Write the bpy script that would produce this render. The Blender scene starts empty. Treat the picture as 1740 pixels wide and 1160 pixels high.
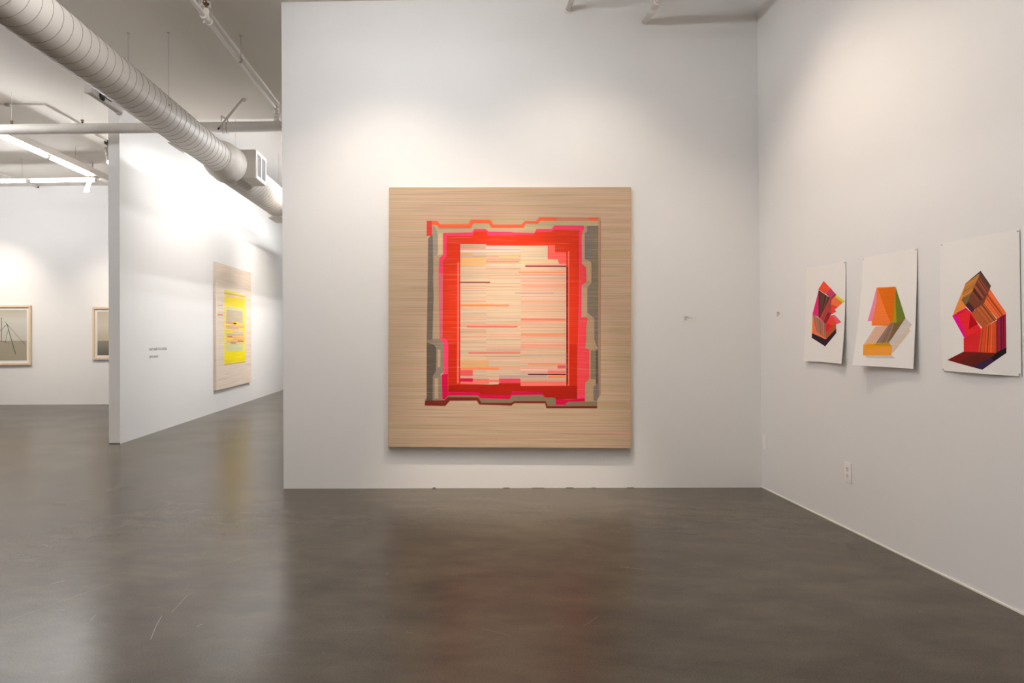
import bpy, bmesh, math, random
from mathutils import Matrix, Vector
from mathutils.geometry import tessellate_polygon
PI = math.pi
C = bpy.context.scene.collection

# ---------------------------------------------------------------- camera, world, exposure
cam_d = bpy.data.cameras.new('camera')
cam_d.sensor_width = 36.0
cam_d.lens = 36.0 * 1148.79 / 1740.0
cam_d.shift_x = 128.97 / 1740.0
cam_d.shift_y = -21.11 / 1740.0
cam = bpy.data.objects.new('camera', cam_d)
C.objects.link(cam)
cam.matrix_world = (Matrix.Translation((0, 0, 1.5)) @ Matrix.Rotation(0.0190, 4, 'Z') @ Matrix.Rotation(0.0087, 4, 'X')
                    @ Matrix.Rotation(0.0067, 4, 'Y') @ Matrix.Rotation(PI / 2, 4, 'X'))
bpy.context.scene.camera = cam
world = bpy.data.worlds.new('world')
bpy.context.scene.world = world
world.use_nodes = True
world.node_tree.nodes['Background'].inputs[0].default_value = (1, .96, .92, 1)
world.node_tree.nodes['Background'].inputs[1].default_value = 0.02
vs = bpy.context.scene.view_settings
vs.view_transform = 'Standard'
vs.look = 'None'
vs.exposure = 1.0
vs.gamma = 1.0
bpy.context.scene.cycles.max_bounces = 10
bpy.context.scene.cycles.diffuse_bounces = 6
bpy.context.scene.cycles.sample_clamp_indirect = 6.0
bpy.context.scene.cycles.use_light_tree = True

WARM = (1.0, .85, .69)
SOFT = (1.0, .90, .80)
COOL = (.985, .985, 1.0)
TUBE = 34.0

def spot(name, loc, aim, power, color=WARM, size=70, blend=.9, radius=.04):
    d = bpy.data.lights.new(name, 'SPOT')
    d.energy = power; d.color = color; d.spot_size = math.radians(size); d.spot_blend = blend; d.shadow_soft_size = radius
    o = bpy.data.objects.new(name, d); C.objects.link(o)
    o.location = loc
    o.rotation_euler = (Vector(aim) - Vector(loc)).to_track_quat('-Z', 'Y').to_euler()
    return o
# gallery spotlights trained on the pictures, with some fill spots added out of view
spot('painting_spotlight', (-.6, 4.9, 4.62), (-.5, 6.6, 1.3), 85, WARM, 84, 1.0)
spot('painting_spotlight', (.65, 5.4, 4.62), (.6, 6.45, -.1), 440, WARM, 40, 1.0)
spot('painting_spotlight', (1.3, 4.9, 4.62), (1.2, 6.6, 1.8), 55, WARM, 84, 1.0)
spot('print_spotlight', (1.6, 5.3, 4.62), (3.0, 5.1, 1.5), 60, WARM, 90, 1.0)
spot('print_spotlight', (1.6, 4.3, 4.62), (3.0, 4.3, 1.5), 24, WARM, 90, 1.0)
spot('print_spotlight', (1.6, 3.2, 4.62), (3.0, 3.6, 1.6), 10, WARM, 80, 1.0)
spot('corridor_fill_spot', (-1.5, 15.5, 3.9), (-4.63, 16.2, 2.2), 170, SOFT, 78, 1.0)  # added fill, hidden behind the middle wall, brightens the far partition
spot('corridor_fill_spot', (-1.5, 11.9, 3.9), (-4.63, 11.6, 2.3), 80, SOFT, 78, 1.0)  # second added fill, brightens the nearer stretch of partition
spot('side_room_spot_and_fill', (-10.1, 12.9, 4.55), (-10.1, 14.9, 1.7), 175, WARM, 70, 1.0)
spot('side_room_spot_and_fill', (-7.4, 8.6, 4.6), (-7.2, 8.8, 0), 300, WARM, 100, 1.0)  # added fill pointing down, lifts the side room floor
spot('side_room_spot_and_fill', (-7.05, 12.9, 4.2), (-7.3, 14.9, 1.7), 110, WARM, 70, 1.0)
ART_BIG=[(1,'ored',[(371,328),(474,328),(504,362),(776,360),(803,317),(990,317),(1020,364),(1199,364),(1201,364),(1296,364),(1323,329),(1434,329),(1466,293),(2059,294),(2059,331),(2035,461),(1183,515),(420,460),(371,479)]),
(2,'redd',[(371,328),(420,328),(420,474),(371,474)]),
(2,'brnpk',[(1633,295),(1946,295),(1946,325),(1633,325)]),
(2,'brown',[(2034,296),(2059,296),(2060,2024),(2029,2062),(2026,2081),(1908,2082),(1879,461),(1897,374),(2034,374)]),
(3,'gg',[(425,365),(471,373),(491,401),(806,398),(822,354),(974,354),(1001,398),(1199,401),(1201,398),(1312,398),(1331,357),(1453,360),(1474,328),(2034,327),(2034,380),(1897,380),(1849,472),(1183,526),(559,504),(477,460),(425,460)]),
(4,'brnln',[(491,398),(806,398),(806,406),(491,406)]),
(4.1,'tan2',[(442,667),(532,656),(494,711),(495,845),(499,1488),(434,1488)]),
(3.6,'tan3',[(477,452),(532,452),(532,678),(477,678)]),
(4,'lgrey',[(431,378),(444,378),(480,449),(481,648),(445,684),(443,878),(439,1227),(434,1493),(410,1493),(396,678),(396,498),(425,457)]),
(5,'dgrey',[(385,504),(425,460),(431,504),(435,842),(432,878),(441,1063),(429,1493),(374,1494),(381,1009)]),
(4.3,'mgrey',[(374,1477),(535,1477),(544,1795),(506,1822),(517,1838),(528,2066),(553,2077),(376,2084)]),
(5,'dgrey2',[(374,1513),(445,1534),(467,1567),(465,1790),(435,1839),(433,2081),(376,2081)]),
(5,'tan4',[(481,1583),(508,1583),(508,1751),(481,1751)]),
(5,'tan4',[(453,1860),(488,1860),(488,2056),(453,2056)]),
(5,'ggd',[(363,2057),(377,2057),(377,2078),(363,2078)]),
(4.4,'lilac',[(1927,377),(2034,377),(2036,1471),(2045,2013),(2026,2073),(1991,2068),(1991,1938),(2023,1906),(2034,1560),(2012,1528),(1999,1471),(1998,1276),(1974,1255),(1931,1217),(1931,974),(1971,930),(1971,817),(1971,742),(1936,710),(1906,699),(1906,450),(1927,434)]),
(5,'olv',[(1981,385),(2036,385),(2036,1217),(1981,1217)]),
(5,'dgrey2',[(2012,1576),(2034,1576),(2034,1906),(2012,1906)]),
(5,'olv',[(1964,1582),(2013,1582),(2013,1863),(1964,1863)]),
(5,'redln',[(2051,326),(2060,326),(2060,2013),(2051,2013)]),
(5,'tan4',[(1880,450),(1903,450),(1903,710),(1880,710)]),
(5,'tan4',[(1883,721),(1965,721),(1965,914),(1883,914)]),
(5,'tan4',[(1880,974),(1928,974),(1928,1255),(1880,1255)]),
(6,'pink',[(529,445),(814,439),(833,406),(944,406),(972,433),(1199,436),(1201,439),(1418,444),(1439,406),(1585,406),(1609,374),(1895,374),(1897,412),(1876,434),(1879,745),(1917,778),(1922,860),(1922,920),(1888,944),(1877,963),(1875,1260),(1936,1271),(1920,1363),(1921,1471),(1910,1563),(1950,1577),(1951,1852),(1911,1901),(1908,2079),(1744,2083),(1712,2113),(1626,2113),(1626,2043),(1524,2044),(1497,2014),(1205,2021),(1200,2022),(1181,2060),(895,2053),(873,2024),(585,2025),(553,2069),(528,2064),(520,1838),(544,1800),(535,1512),(499,1471),(489,845),(494,695),(530,659)]),
(7,'crim',[(522,1827),(579,1816),(580,1996),(884,1994),(894,2015),(1187,2016),(1197,1992),(1205,1992),(1497,1990),(1529,2038),(1637,2048),(1744,2064),(1908,2047),(1908,2079),(1744,2083),(1712,2113),(1626,2113),(1626,2043),(1524,2044),(1497,2014),(1205,2021),(1200,2022),(1181,2060),(895,2053),(873,2024),(585,2025),(553,2069),(528,2064)]),
(7,'pinkr',[(1850,748),(1876,745),(1917,778),(1922,860),(1922,920),(1888,944),(1850,952)]),
(7,'pinkr',[(1845,1266),(1936,1271),(1920,1363),(1921,1471),(1910,1563),(1950,1577),(1951,1852),(1911,1901),(1908,2014),(1833,2015),(1843,1472)]),
(7,'pinkdull',[(492,845),(530,845),(527,1471),(499,1471)]),
(8,'red',[(564,477),(820,477),(833,434),(950,432),(972,471),(1199,467),(1202,466),(1404,463),(1434,439),(1580,436),(1612,413),(1857,417),(1849,439),(1850,844),(1850,1006),(1840,1472),(1837,1528),(1833,2053),(1626,2057),(1620,2040),(1529,2038),(1497,1990),(1205,1986),(1197,1992),(1187,2019),(894,2015),(884,1994),(580,1993),(584,1534),(573,1487),(529,1466),(533,845),(530,711),(565,673)]),
(9,'red2',[(589,1534),(666,1534),(666,1914),(589,1914)]),
(9,'red2',[(1759,1529),(1833,1529),(1833,2053),(1759,2053)]),
(9.2,'red3',[(588,1923),(1003,1920),(1073,1916),(1078,1907),(1205,1906),(1286,1906),(1291,1932),(1728,1929),(1833,1928),(1833,2053),(1626,2057),(1620,2040),(1529,2038),(1497,1990),(1205,1986),(1197,1992),(1187,2019),(894,2015),(884,1994),(588,1993)]),
(9,'lred',[(671,733),(689,733),(689,1908),(671,1908)]),
(9,'dred',[(688,564),(702,564),(702,1908),(688,1908)]),
(9,'lred',[(1743,623),(1756,623),(1756,1929),(1743,1929)]),
(9,'dmar',[(1727,778),(1745,778),(1745,1914),(1727,1914)]),
(9,'lred2',[(1553,564),(1618,564),(1618,634),(1726,634),(1728,749),(1661,747),(1650,705),(1551,700)]),
(10,'lin2',[(698,556),(950,556),(950,570),(1199,569),(1202,569),(1548,569),(1548,700),(1645,705),(1661,748),(1726,749),(1728,1928),(1291,1931),(1286,1905),(1205,1905),(1078,1906),(1073,1916),(1003,1920),(702,1913)]),
(11,'s2',[(700,578),(949,578),(949,586),(700,586)]),
(11,'s2',[(700,590),(949,590),(949,598),(700,598)]),
(11,'s1',[(700,604),(949,604),(949,608),(700,608)]),
(11,'s1',[(700,617),(949,617),(949,621),(700,621)]),
(11,'s6',[(700,635),(950,635),(950,639),(700,639)]),
(11,'s6',[(700,646),(950,646),(950,649),(700,649)]),
(11,'s6',[(700,654),(950,654),(950,657),(700,657)]),
(11,'s2',[(700,659),(950,659),(950,664),(700,664)]),
(11,'s2',[(700,666),(950,666),(950,670),(700,670)]),
(11,'s4',[(700,674),(950,674),(950,682),(700,682)]),
(11,'s4',[(700,685),(950,685),(950,687),(700,687)]),
(11,'s2',[(700,690),(950,690),(950,694),(700,694)]),
(11,'s6',[(700,696),(950,696),(950,699),(700,699)]),
(11,'s1',[(700,728),(950,728),(950,733),(700,733)]),
(11,'s5',[(700,741),(950,741),(950,745),(700,745)]),
(11,'s4',[(700,748),(950,748),(950,754),(700,754)]),
(11,'s6',[(700,757),(950,757),(950,761),(700,761)]),
(11,'s3',[(700,763),(950,763),(950,766),(700,766)]),
(11,'s4',[(700,768),(950,768),(950,772),(700,772)]),
(11,'s1',[(700,796),(950,796),(950,802),(700,802)]),
(11,'s2',[(701,822),(950,822),(950,826),(701,826)]),
(11,'s4',[(701,834),(950,834),(950,837),(701,837)]),
(11,'s2',[(701,839),(950,839),(950,844),(701,844)]),
(11,'s6',[(701,852),(950,852),(950,855),(701,855)]),
(11,'s2',[(701,857),(950,857),(950,864),(701,864)]),
(11,'s2',[(701,869),(950,869),(950,873),(701,873)]),
(11,'s4',[(701,877),(950,877),(950,880),(701,880)]),
(11,'s2',[(701,891),(950,891),(950,895),(701,895)]),
(11,'s2',[(701,955),(950,955),(950,961),(701,961)]),
(11,'s4',[(701,966),(950,966),(950,970),(701,970)]),
(11,'s3',[(701,975),(950,975),(950,979),(701,979)]),
(11,'s5',[(701,984),(950,984),(950,989),(701,989)]),
(11,'s6',[(701,1003),(950,1003),(950,1010),(701,1010)]),
(11,'s4',[(701,1029),(951,1029),(951,1034),(701,1034)]),
(11,'s2',[(701,1065),(951,1065),(951,1068),(701,1068)]),
(11,'s4',[(701,1073),(951,1073),(951,1076),(701,1076)]),
(11,'s1',[(701,1085),(951,1085),(951,1088),(701,1088)]),
(11,'s3',[(701,1092),(951,1092),(951,1094),(701,1094)]),
(11,'s3',[(701,1098),(951,1098),(951,1103),(701,1103)]),
(11,'s4',[(701,1105),(951,1105),(951,1112),(701,1112)]),
(11,'s6',[(701,1116),(951,1116),(951,1118),(701,1118)]),
(11,'s2',[(701,1137),(951,1137),(951,1144),(701,1144)]),
(11,'s1',[(702,1175),(951,1175),(951,1182),(702,1182)]),
(11,'s2',[(702,1201),(951,1201),(951,1202),(702,1202)]),
(11,'s3',[(702,1208),(951,1208),(951,1214),(702,1214)]),
(11,'s6',[(702,1220),(951,1220),(951,1225),(702,1225)]),
(11,'s4',[(702,1228),(951,1228),(951,1232),(702,1232)]),
(11,'s2',[(702,1242),(951,1242),(951,1246),(702,1246)]),
(11,'s2',[(702,1250),(951,1250),(951,1253),(702,1253)]),
(11,'s3',[(702,1257),(951,1257),(951,1259),(702,1259)]),
(11,'s4',[(702,1262),(951,1262),(951,1265),(702,1265)]),
(11,'s3',[(702,1269),(951,1269),(951,1271),(702,1271)]),
(11,'s1',[(702,1280),(951,1280),(951,1285),(702,1285)]),
(11,'s6',[(702,1289),(951,1289),(951,1293),(702,1293)]),
(11,'s2',[(702,1313),(951,1313),(951,1317),(702,1317)]),
(11,'s2',[(702,1320),(951,1320),(951,1327),(702,1327)]),
(11,'s1',[(702,1332),(951,1332),(951,1339),(702,1339)]),
(11,'s2',[(702,1352),(951,1352),(951,1358),(702,1358)]),
(11,'s5',[(702,1383),(951,1383),(951,1388),(702,1388)]),
(11,'s4',[(702,1390),(952,1390),(952,1394),(702,1394)]),
(11,'s4',[(702,1403),(952,1403),(952,1410),(702,1410)]),
(11,'s4',[(702,1413),(952,1413),(952,1416),(702,1416)]),
(11,'s2',[(702,1420),(952,1420),(952,1423),(702,1423)]),
(11,'s1',[(702,1429),(952,1429),(952,1431),(702,1431)]),
(11,'s1',[(702,1433),(952,1433),(952,1435),(702,1435)]),
(11,'s5',[(702,1449),(952,1449),(952,1454),(702,1454)]),
(11,'s6',[(702,1456),(952,1456),(952,1463),(702,1463)]),
(11,'s3',[(702,1476),(952,1476),(952,1481),(702,1481)]),
(11,'s1',[(702,1485),(952,1485),(952,1488),(702,1488)]),
(11,'s4',[(702,1493),(952,1493),(952,1495),(702,1495)]),
(11,'s1',[(702,1499),(952,1499),(952,1500),(702,1500)]),
(11,'s2',[(702,1504),(952,1504),(952,1510),(702,1510)]),
(11,'s2',[(703,1514),(952,1514),(952,1521),(703,1521)]),
(11,'s3',[(703,1533),(952,1533),(952,1536),(703,1536)]),
(11,'s2',[(703,1551),(952,1551),(952,1557),(703,1557)]),
(11,'s4',[(703,1563),(952,1563),(952,1565),(703,1565)]),
(11,'s4',[(703,1593),(952,1593),(952,1596),(703,1596)]),
(11,'s2',[(703,1599),(952,1599),(952,1601),(703,1601)]),
(11,'s2',[(703,1604),(952,1604),(952,1609),(703,1609)]),
(11,'s2',[(703,1615),(952,1615),(952,1616),(703,1616)]),
(11,'s1',[(703,1619),(952,1619),(952,1624),(703,1624)]),
(11,'s5',[(703,1641),(952,1641),(952,1647),(703,1647)]),
(11,'s3',[(703,1682),(952,1682),(952,1685),(703,1685)]),
(11,'s1',[(703,1697),(952,1697),(952,1699),(703,1699)]),
(11,'s5',[(703,1702),(952,1702),(952,1704),(703,1704)]),
(11,'s2',[(703,1708),(952,1708),(952,1711),(703,1711)]),
(11,'s2',[(703,1717),(952,1717),(952,1722),(703,1722)]),
(11,'s1',[(703,1724),(952,1724),(952,1727),(703,1727)]),
(11,'s2',[(703,1731),(952,1731),(952,1735),(703,1735)]),
(11,'s5',[(703,1747),(952,1747),(952,1750),(703,1750)]),
(11,'s1',[(703,1754),(952,1754),(952,1757),(703,1757)]),
(11,'s6',[(703,1760),(952,1760),(952,1764),(703,1764)]),
(11,'s4',[(703,1767),(952,1767),(952,1771),(703,1771)]),
(11,'s4',[(703,1777),(953,1777),(953,1779),(703,1779)]),
(11,'s3',[(703,1785),(953,1785),(953,1787),(703,1787)]),
(11,'s1',[(703,1793),(953,1793),(953,1796),(703,1796)]),
(11,'s6',[(703,1800),(953,1800),(953,1803),(703,1803)]),
(11,'s6',[(703,1821),(953,1821),(953,1827),(703,1827)]),
(11,'s4',[(703,1830),(953,1830),(953,1834),(703,1834)]),
(11,'s3',[(703,1838),(953,1838),(953,1840),(703,1840)]),
(11,'s1',[(703,1846),(953,1846),(953,1852),(703,1852)]),
(11,'s2',[(704,1866),(953,1866),(953,1868),(704,1868)]),
(11,'s2',[(704,1871),(953,1871),(953,1873),(704,1873)]),
(11,'s1',[(704,1889),(953,1889),(953,1893),(704,1893)]),
(11,'s6',[(704,1898),(953,1898),(953,1899),(704,1899)]),
(11,'s4',[(704,1902),(953,1902),(953,1908),(704,1908)]),
(11,'s2',[(949,578),(1286,578),(1286,581),(949,581)]),
(11,'s2',[(949,610),(1286,610),(1286,617),(949,617)]),
(11,'s1',[(949,626),(1286,626),(1286,630),(949,630)]),
(11,'s2',[(950,639),(1286,639),(1286,642),(950,642)]),
(11,'s2',[(950,664),(1286,664),(1286,671),(950,671)]),
(11,'s1',[(950,673),(1286,673),(1286,681),(950,681)]),
(11,'s4',[(950,692),(1286,692),(1286,698),(950,698)]),
(11,'s1',[(950,701),(1287,701),(1287,708),(950,708)]),
(11,'s4',[(950,710),(1287,710),(1287,713),(950,713)]),
(11,'s4',[(950,717),(1287,717),(1287,719),(950,719)]),
(11,'s1',[(950,724),(1287,724),(1287,726),(950,726)]),
(11,'s2',[(950,728),(1287,728),(1287,732),(950,732)]),
(11,'s2',[(950,737),(1287,737),(1287,740),(950,740)]),
(11,'s1',[(950,743),(1287,743),(1287,746),(950,746)]),
(11,'s3',[(950,763),(1287,763),(1287,765),(950,765)]),
(11,'s6',[(950,770),(1287,770),(1287,773),(950,773)]),
(11,'s2',[(950,776),(1287,776),(1287,778),(950,778)]),
(11,'s4',[(950,788),(1287,788),(1287,793),(950,793)]),
(11,'s2',[(950,795),(1287,795),(1287,802),(950,802)]),
(11,'s5',[(950,805),(1287,805),(1287,807),(950,807)]),
(11,'s1',[(950,812),(1287,812),(1287,814),(950,814)]),
(11,'s5',[(950,819),(1287,819),(1287,822),(950,822)]),
(11,'s2',[(950,825),(1287,825),(1287,831),(950,831)]),
(11,'s4',[(950,840),(1287,840),(1287,843),(950,843)]),
(11,'s4',[(950,854),(1287,854),(1287,858),(950,858)]),
(11,'s1',[(950,861),(1287,861),(1287,866),(950,866)]),
(11,'s2',[(950,875),(1287,875),(1287,879),(950,879)]),
(11,'s1',[(950,884),(1287,884),(1287,891),(950,891)]),
(11,'s3',[(950,896),(1287,896),(1287,898),(950,898)]),
(11,'s4',[(950,937),(1287,937),(1287,942),(950,942)]),
(11,'s4',[(950,966),(1287,966),(1287,972),(950,972)]),
(11,'s1',[(950,975),(1287,975),(1287,979),(950,979)]),
(11,'s6',[(950,994),(1287,994),(1287,999),(950,999)]),
(11,'s4',[(950,1003),(1287,1003),(1287,1006),(950,1006)]),
(11,'s4',[(951,1037),(1287,1037),(1287,1039),(951,1039)]),
(11,'s4',[(951,1053),(1287,1053),(1287,1058),(951,1058)]),
(11,'s1',[(951,1072),(1287,1072),(1287,1075),(951,1075)]),
(11,'s2',[(951,1096),(1287,1096),(1287,1100),(951,1100)]),
(11,'s3',[(951,1144),(1287,1144),(1287,1147),(951,1147)]),
(11,'s1',[(951,1149),(1288,1149),(1288,1153),(951,1153)]),
(11,'s1',[(951,1157),(1288,1157),(1288,1159),(951,1159)]),
(11,'s2',[(951,1175),(1288,1175),(1288,1178),(951,1178)]),
(11,'s3',[(951,1187),(1288,1187),(1288,1191),(951,1191)]),
(11,'s2',[(951,1194),(1288,1194),(1288,1198),(951,1198)]),
(11,'s2',[(951,1222),(1288,1222),(1288,1224),(951,1224)]),
(11,'s4',[(951,1257),(1288,1257),(1288,1258),(951,1258)]),
(11,'s1',[(951,1261),(1288,1261),(1288,1264),(951,1264)]),
(11,'s6',[(951,1269),(1288,1269),(1288,1271),(951,1271)]),
(11,'s6',[(951,1275),(1288,1275),(1288,1279),(951,1279)]),
(11,'s6',[(951,1300),(1288,1300),(1288,1301),(951,1301)]),
(11,'s4',[(951,1307),(1288,1307),(1288,1310),(951,1310)]),
(11,'s2',[(951,1321),(1288,1321),(1288,1323),(951,1323)]),
(11,'s5',[(951,1334),(1288,1334),(1288,1339),(951,1339)]),
(11,'s2',[(951,1344),(1288,1344),(1288,1349),(951,1349)]),
(11,'s1',[(951,1358),(1288,1358),(1288,1360),(951,1360)]),
(11,'s1',[(951,1382),(1288,1382),(1288,1384),(951,1384)]),
(11,'s6',[(952,1397),(1288,1397),(1288,1400),(952,1400)]),
(11,'s1',[(952,1406),(1288,1406),(1288,1408),(952,1408)]),
(11,'s1',[(952,1412),(1288,1412),(1288,1413),(952,1413)]),
(11,'s1',[(952,1429),(1288,1429),(1288,1434),(952,1434)]),
(11,'s3',[(952,1438),(1288,1438),(1288,1444),(952,1444)]),
(11,'s1',[(952,1450),(1288,1450),(1288,1456),(952,1456)]),
(11,'s4',[(952,1480),(1288,1480),(1288,1484),(952,1484)]),
(11,'s2',[(952,1492),(1288,1492),(1288,1496),(952,1496)]),
(11,'s3',[(952,1501),(1288,1501),(1288,1504),(952,1504)]),
(11,'s1',[(952,1529),(1288,1529),(1288,1532),(952,1532)]),
(11,'s4',[(952,1543),(1288,1543),(1288,1544),(952,1544)]),
(11,'s3',[(952,1547),(1288,1547),(1288,1550),(952,1550)]),
(11,'s3',[(952,1554),(1288,1554),(1288,1556),(952,1556)]),
(11,'s1',[(952,1562),(1288,1562),(1288,1568),(952,1568)]),
(11,'s2',[(952,1574),(1288,1574),(1288,1579),(952,1579)]),
(11,'s6',[(952,1583),(1288,1583),(1288,1589),(952,1589)]),
(11,'s1',[(952,1592),(1289,1592),(1289,1598),(952,1598)]),
(11,'s2',[(952,1601),(1289,1601),(1289,1606),(952,1606)]),
(11,'s4',[(952,1612),(1289,1612),(1289,1613),(952,1613)]),
(11,'s3',[(952,1617),(1289,1617),(1289,1619),(952,1619)]),
(11,'s2',[(952,1633),(1289,1633),(1289,1634),(952,1634)]),
(11,'s4',[(952,1643),(1289,1643),(1289,1649),(952,1649)]),
(11,'s4',[(952,1663),(1289,1663),(1289,1665),(952,1665)]),
(11,'s1',[(952,1671),(1289,1671),(1289,1676),(952,1676)]),
(11,'s3',[(952,1682),(1289,1682),(1289,1686),(952,1686)]),
(11,'s2',[(952,1698),(1289,1698),(1289,1702),(952,1702)]),
(11,'s2',[(952,1709),(1289,1709),(1289,1714),(952,1714)]),
(11,'s5',[(952,1718),(1289,1718),(1289,1719),(952,1719)]),
(11,'s2',[(952,1723),(1289,1723),(1289,1726),(952,1726)]),
(11,'s4',[(952,1730),(1289,1730),(1289,1730),(952,1730)]),
(11,'s3',[(952,1737),(1289,1737),(1289,1740),(952,1740)]),
(11,'s5',[(952,1743),(1289,1743),(1289,1746),(952,1746)]),
(11,'s1',[(952,1749),(1289,1749),(1289,1755),(952,1755)]),
(11,'s1',[(952,1761),(1289,1761),(1289,1764),(952,1764)]),
(11,'s5',[(952,1768),(1289,1768),(1289,1773),(952,1773)]),
(11,'s1',[(953,1777),(1289,1777),(1289,1778),(953,1778)]),
(11,'s3',[(953,1784),(1289,1784),(1289,1790),(953,1790)]),
(11,'s4',[(953,1809),(1289,1809),(1289,1810),(953,1810)]),
(11,'s4',[(953,1834),(1289,1834),(1289,1837),(953,1837)]),
(11,'s1',[(953,1841),(1289,1841),(1289,1845),(953,1845)]),
(11,'s3',[(953,1860),(1289,1860),(1289,1864),(953,1864)]),
(11,'s2',[(953,1875),(1289,1875),(1289,1879),(953,1879)]),
(11,'s3',[(953,1883),(1289,1883),(1289,1886),(953,1886)]),
(11,'s5',[(953,1891),(1289,1891),(1289,1893),(953,1893)]),
(11,'s3',[(953,1896),(1289,1896),(1289,1902),(953,1902)]),
(11,'s3',[(1287,793),(1726,793),(1726,796),(1287,796)]),
(11,'s1',[(1287,810),(1726,810),(1726,817),(1287,817)]),
(11,'s1',[(1287,830),(1726,830),(1726,837),(1287,837)]),
(11,'s3',[(1287,840),(1726,840),(1726,847),(1287,847)]),
(11,'s1',[(1287,856),(1726,856),(1726,858),(1287,858)]),
(11,'s6',[(1287,873),(1726,873),(1726,875),(1287,875)]),
(11,'s4',[(1287,879),(1726,879),(1726,882),(1287,882)]),
(11,'s1',[(1287,885),(1726,885),(1726,887),(1287,887)]),
(11,'s4',[(1287,889),(1726,889),(1726,893),(1287,893)]),
(11,'s1',[(1287,897),(1726,897),(1726,902),(1287,902)]),
(11,'s2',[(1287,911),(1726,911),(1726,918),(1287,918)]),
(11,'s5',[(1287,921),(1726,921),(1726,923),(1287,923)]),
(11,'s3',[(1287,929),(1726,929),(1726,933),(1287,933)]),
(11,'s5',[(1287,944),(1726,944),(1726,949),(1287,949)]),
(11,'s1',[(1287,951),(1726,951),(1726,958),(1287,958)]),
(11,'s1',[(1287,963),(1726,963),(1726,970),(1287,970)]),
(11,'s5',[(1287,973),(1726,973),(1726,980),(1287,980)]),
(11,'s1',[(1287,988),(1726,988),(1726,992),(1287,992)]),
(11,'s1',[(1287,1004),(1726,1004),(1726,1011),(1287,1011)]),
(11,'s3',[(1287,1016),(1726,1016),(1726,1021),(1287,1021)]),
(11,'s1',[(1287,1026),(1726,1026),(1726,1033),(1287,1033)]),
(11,'s2',[(1287,1038),(1726,1038),(1726,1042),(1287,1042)]),
(11,'s3',[(1287,1048),(1726,1048),(1726,1054),(1287,1054)]),
(11,'s1',[(1287,1058),(1726,1058),(1726,1060),(1287,1060)]),
(11,'s4',[(1287,1062),(1726,1062),(1726,1065),(1287,1065)]),
(11,'s3',[(1287,1069),(1726,1069),(1726,1075),(1287,1075)]),
(11,'s3',[(1287,1081),(1726,1081),(1726,1085),(1287,1085)]),
(11,'s3',[(1287,1089),(1726,1089),(1726,1093),(1287,1093)]),
(11,'s1',[(1287,1098),(1726,1098),(1726,1100),(1287,1100)]),
(11,'s5',[(1287,1105),(1726,1105),(1726,1112),(1287,1112)]),
(11,'s1',[(1287,1117),(1726,1117),(1726,1124),(1287,1124)]),
(11,'s1',[(1287,1128),(1726,1128),(1726,1130),(1287,1130)]),
(11,'s1',[(1287,1134),(1727,1134),(1727,1136),(1287,1136)]),
(11,'s5',[(1287,1142),(1727,1142),(1727,1143),(1287,1143)]),
(11,'s2',[(1288,1147),(1727,1147),(1727,1152),(1288,1152)]),
(11,'s4',[(1288,1158),(1727,1158),(1727,1162),(1288,1162)]),
(11,'s3',[(1288,1168),(1727,1168),(1727,1171),(1288,1171)]),
(11,'s3',[(1288,1174),(1727,1174),(1727,1177),(1288,1177)]),
(11,'s5',[(1288,1182),(1727,1182),(1727,1187),(1288,1187)]),
(11,'s2',[(1288,1190),(1727,1190),(1727,1192),(1288,1192)]),
(11,'s1',[(1288,1195),(1727,1195),(1727,1197),(1288,1197)]),
(11,'s2',[(1288,1203),(1727,1203),(1727,1205),(1288,1205)]),
(11,'s5',[(1288,1208),(1727,1208),(1727,1213),(1288,1213)]),
(11,'s4',[(1288,1225),(1727,1225),(1727,1227),(1288,1227)]),
(11,'s1',[(1288,1233),(1727,1233),(1727,1236),(1288,1236)]),
(11,'s3',[(1288,1242),(1727,1242),(1727,1243),(1288,1243)]),
(11,'s1',[(1288,1254),(1727,1254),(1727,1256),(1288,1256)]),
(11,'s1',[(1288,1259),(1727,1259),(1727,1261),(1288,1261)]),
(11,'s1',[(1288,1274),(1727,1274),(1727,1278),(1288,1278)]),
(11,'s5',[(1288,1284),(1727,1284),(1727,1290),(1288,1290)]),
(11,'s5',[(1288,1296),(1727,1296),(1727,1302),(1288,1302)]),
(11,'s5',[(1288,1308),(1727,1308),(1727,1310),(1288,1310)]),
(11,'s3',[(1288,1324),(1727,1324),(1727,1327),(1288,1327)]),
(11,'s1',[(1288,1330),(1727,1330),(1727,1332),(1288,1332)]),
(11,'s4',[(1288,1336),(1727,1336),(1727,1338),(1288,1338)]),
(11,'s5',[(1288,1342),(1727,1342),(1727,1346),(1288,1346)]),
(11,'s2',[(1288,1350),(1727,1350),(1727,1352),(1288,1352)]),
(11,'s1',[(1288,1357),(1727,1357),(1727,1359),(1288,1359)]),
(11,'s4',[(1288,1363),(1727,1363),(1727,1369),(1288,1369)]),
(11,'s5',[(1288,1375),(1727,1375),(1727,1378),(1288,1378)]),
(11,'s4',[(1288,1393),(1727,1393),(1727,1399),(1288,1399)]),
(11,'s3',[(1288,1403),(1727,1403),(1727,1405),(1288,1405)]),
(11,'s3',[(1288,1411),(1727,1411),(1727,1412),(1288,1412)]),
(11,'s4',[(1288,1415),(1727,1415),(1727,1418),(1288,1418)]),
(11,'s3',[(1288,1423),(1727,1423),(1727,1426),(1288,1426)]),
(11,'s4',[(1288,1429),(1727,1429),(1727,1430),(1288,1430)]),
(11,'s2',[(1288,1433),(1727,1433),(1727,1434),(1288,1434)]),
(11,'s2',[(1288,1439),(1727,1439),(1727,1440),(1288,1440)]),
(11,'s5',[(1288,1443),(1727,1443),(1727,1449),(1288,1449)]),
(11,'s5',[(1288,1453),(1727,1453),(1727,1459),(1288,1459)]),
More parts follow.
